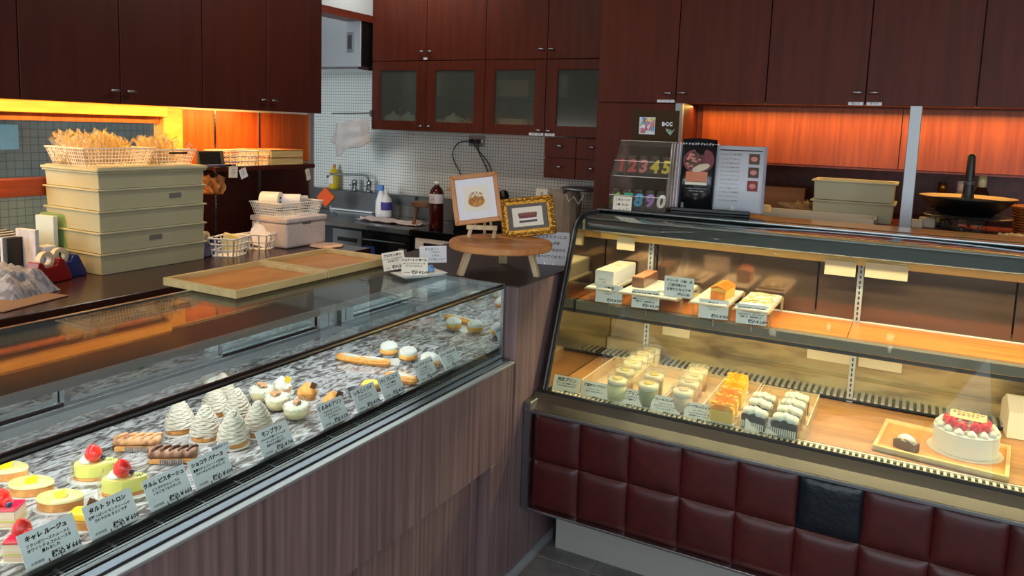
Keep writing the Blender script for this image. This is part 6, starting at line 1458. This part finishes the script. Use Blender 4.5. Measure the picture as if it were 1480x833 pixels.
tag(MB().box(-.10, .08, -.04, .04, 0, .035).build('cup_box', M['paperplate'], bevel=.003), 'white box on the wooden one behind the third reeded pane', 'box').location = (at(742, 180, 'y', 4.18).x, 4.18, 1.5203)
tag(MB().box(-.07, .07, -.05, .05, 0, .03).build('tray_stack', M['traywood'], bevel=.003), 'pale wooden box at the bottom behind the last reeded pane', 'box').location = (at(835, 185, 'y', 4.18).x, 4.18, 1.4745)
# ------------------------------------------------------------------ ledge goods on the right
LZ = 1.1505
p0 = at(1172, 300, 'y', 3.52); p1 = at(1293, 300, 'y', 3.52); zt = at(1230, 262, 'y', 3.52).z
hb = (zt - LZ) / 2
for k in range(2):
    cr(['lower beige crate on the ledge, left of the steel post', 'upper open beige crate on the ledge, lit from above'][k], p0.x + .004, p1.x - .006, 3.53, 3.74, LZ + hb * k, LZ + hb * (k + 1) - .0008, 'beige crates on the ledge', lip=.010)
q = at(1118, 300, 'y', 3.85)
t = thing('parcel_box', 'brown cardboard box in the recess behind the menu book', 'box', (q.x, 3.93, LZ)); MB().box(-.14, .14, -.09, .09, 0, .11).build('carton', mat('brown_carton', (150, 104, 60), .7), t, bevel=.003)  # carton in one even brown
q = at(1160, 305, 'y', 3.75); o = film('clear_bags', 'crumpled clear bags beside the crates in the recess', (q.x, 3.74, LZ), .14, .06, .07, 7, 12)
q = at(1107, 300, 'y', 3.36); tag(MB().box(-.035, .02, -.012, .012, 0, .06).build('plastic_tub', mat('cream_tub', (244, 206, 140), .5), bevel=.006), 'small cream tub beside the menu book', 'tub').location = (q.x, 3.36, LZ)  # tub in one even yellowish cream
# wire rack with pans on tumblers
q = at(1397, 300, 'y', 3.50)
zr = at(1397, 312, 'y', 3.5).z
gl = [(1389, .0), (1412, .0), (1372, .10)]
for k, (px, dy_) in enumerate(gl):
    x = at(px, 320, 'y', 3.46).x; t = thing('printed_tumbler', ['printed glass tumbler under the pans, left', 'printed glass tumbler under the pans, right', 'printed glass tumbler under the pans, rear'][k], 'glass', (x, 3.46 + dy_, LZ), group='tumblers carrying the round board')
    MB().lathe([(.022, 0), (.030, .0), (.032, zr - LZ - .008), (.029, zr - LZ - .008), (.021, .004)], 22).build('tumbler_wall', M['lidclear'], t, smooth=True)
    b = MB(); random.seed(k)
    for j in range(14): a = random.random() * 6.28; z = random.uniform(.012, zr - LZ - .02); b.box(-.004, .004, -.0004, .0004, -.004, .004, Matrix.Rotation(a, 4, 'Z') @ Matrix.Translation((0, -.0325, z)) @ Matrix.Rotation(random.random() * 3, 4, 'Y'))
    b.build('printed_pattern', [plum, M['ink'], M['ink']][k], t)['kind'] = 'stuff'
rc_ = tag(MB().lathe([(.150, -.004), (.156, 0), (.150, .004), (.001, .004)], 40).build('round_board', M['steelD']), 'round grey board carried by printed tumblers', 'board'); rc_.location = (q.x + .005, 3.50, zr - .001)
zp = zr + .0045
for k, (r, dz, lb) in enumerate(((.150, 0, 'lower black pan of the stack on the round board'), (.172, .012, 'upper black pan with a pale lit inside on the round board'))):
    t = thing('frying_pan', lb, 'pan', (q.x, 3.50, zp + dz), group='stacked pans')
    R_ = r; MB().lathe([(.001, 0), (R_ * .62, 0), (R_ * .97, .052), (R_ * 1.0, .056), (R_ * .97, .058), (R_ * .60, .005), (.001, .004)], 48, cap=False).build('pan_wall', M['black'], t, smooth=True)
    if k: MB().lathe([(R_ * .60, .0055), (R_ * .955, .0575), (R_ * .999, .0595)], 48, cap=False).build('pan_inside', mat('pale_pan_coating', (196, 170, 130), .35), t, smooth=True)
zt_ = zp + .012 + .006
t = thing('black_pestle', 'tall black conical stand rising from the middle of the pans', 'stand', (q.x, 3.50, zt_))
MB().lathe([(.048, 0), (.046, .006), (.026, .03), (.019, .07), (.016, .15), (.015, .215), (.012, .222), (.001, .223)], 28).build('cone', M['black'], t, smooth=True)
MB().lathe([(.0188, .10), (.0195, .102), (.0192, .112), (.018, .114)], 24, cap=False).build('ring', M['darkgrey'], t)
for k, (px, topy, m_, cm, lb) in enumerate(((1361, 264, mat('amber_glass', (120, 60, 20), .15), 'gold', 'amber bottle with a gold top behind the pans, left'), (1388, 262, mat('clear_bottle', (180, 150, 120), .15), 'pinkcake', 'bottle with a pink top behind the pans'), (1418, 254, mat('dark_bottle', (60, 36, 24), .15), 'lemon', 'tall bottle with a cream capsule behind the pans, right'))):
    x = at(px, 280, 'y', 3.9).x; h_ = at(px, topy, 'y', 3.9).z - LZ
    t = thing('liqueur_bottle', lb, 'bottle', (x, 3.9, LZ), group='bottles behind the pans'); MB().lathe([(.036, 0), (.038, .01), (.038, h_ * .55), (.02, h_ * .72), (.015, h_ * .78), (.015, h_ * .8)], 22).build('bottle_body', m_, t, smooth=True)
    MB().lathe([(.017, h_ * .76), (.0175, h_), (.001, h_)], 18).build('capsule', M[cm], t, smooth=True)
x = at(1372, 330, 'y', 3.6).x
t = thing('snack_bag', 'black and yellow printed bag standing under the pans', 'bag', (x - .03, 3.62, LZ), .1)
MB().box(-.06, .06, -.02, .02, 0, .075).build('bag_body', M['black'], t, bevel=.006, seg=2); b = MB()
for k in range(5): b.box(-.04 + k * .018, -.028 + k * .018, -.0215, -.0205, .02, .06, Matrix.Rotation(0, 4, 'Z'))
b.build('printed_stripes', M['yellow'], t)
for k, (px, w_, lb) in enumerate(((1318, .028, 'small tan box on the ledge right of the post, left one'), (1334, .030, 'small tan box on the ledge right of the post, right one'))):
    x = at(px + 4, 325, 'y', 3.5).x; tag(MB().box(-w_, w_, -.02, .02, 0, .034 + .008 * k).build('small_box', M['tape'], bevel=.003), lb, 'box', 'small tan boxes on the ledge').location = (x + .004 * k, 3.5 + .05 * k, LZ)
x = at(1400, 335, 'y', 3.33).x
tag(MB().lathe([(.012, 0), (.012, .03), (.009, .034), (.001, .034)], 16).build('black_jar', M['black'], smooth=True), 'tiny black jar at the front of the ledge', 'jar').location = (at(1388, 340, 'y', 3.33).x, 3.33, LZ)
# wicker basket and dried snacks
q = at(1478, 320, 'y', 3.62)
t = thing('wicker_basket', 'round wicker basket cut by the right edge of the frame', 'basket', (q.x + .03, 3.62, LZ), group=None)
b = MB()
for j in range(9):
    z = .006 + j * .0105; r = .055 + .010 * j / 8; pts = [(r * math.cos(a) * (1 + .03 * (-1) ** (i + j)), r * math.sin(a) * (1 + .03 * (-1) ** (i + j)), z) for i, a in enumerate([2 * PI * i / 32 for i in range(33)])]
    b.tube(pts, .0045, 5, cap=False)
b.build('wicker_weave', M['wicker'], t, smooth=True); MB().tube([(.068 * math.cos(2 * PI * i / 32), .068 * math.sin(2 * PI * i / 32), .104) for i in range(33)], .008, 8, cap=False).build('wicker_rim', M['wicker'], t, smooth=True)
MB().lathe([(.001, 0), (.052, 0), (.06, .09)], 20, cap=False).build('wicker_lining', M['choc'], t, smooth=True)
for k, (px, py) in enumerate(((1452, 336), (1462, 333), (1466, 337), (1473, 335))):
    x = at(px, py, 'y', 3.42).x; b = MB(); pts = [(.020 * math.cos(a), .014 * math.sin(a), .008 + .004 * math.sin(3 * a)) for a in [5.2 * i / 16 for i in range(17)]]
    o = b.tube(pts, .0055, 6).build('dried_apple', mat('dried_apple_%d' % k, (236, 206, 150), .6), smooth=True); tag(o, 'curled dried apple piece on the ledge by the wicker basket, %s' % ['leftmost', 'second from left', 'front right', 'rightmost'][k], 'snack', 'dried apple pieces on the ledge'); o.location = (x, 3.40 + .02 * (k % 2), LZ); o.rotation_euler[2] = k
# notice seen through the hatch and blue object
tag(MB().box(-4.40, -4.395, at(4, 195, 'x', -4.4).y - .14, at(26, 195, 'x', -4.4).y, at(10, 195, 'x', -4.4).z - .08, at(10, 180, 'x', -4.4).z).build('wall_notice', mat('pale_blue_notice', (150, 190, 206), .6)), 'pale blue notice seen through the hatch at the left edge', 'notice')
# ceiling downlights
for k, (x, y) in enumerate(((-.6, 1.0), (-2.2, 2.7), (.7, 1.2), (-.9, -.6), (.8, -.8), (-2.1, .6))):
    t = thing('downlight', 'round recessed ceiling downlight outside the frame, number %s from the kitchen' % ['one', 'two', 'three', 'four', 'five', 'six'][k], 'lamp', (x, y, 2.585), group='ceiling downlights')
    MB().lathe([(.062, .0), (.07, .002), (.07, .0148), (.062, .0148)], 28, cap=False).build('trim_ring', M['white'], t, smooth=True)
    MB().lathe([(.001, .010), (.060, .010), (.060, .0145), (.001, .0145)], 28).build('lamp_face', M['lampface'] if 'lampface' in M else M.setdefault('lampface', mat('lamp_face', (255, 232, 196), .5, emit=6)), t)
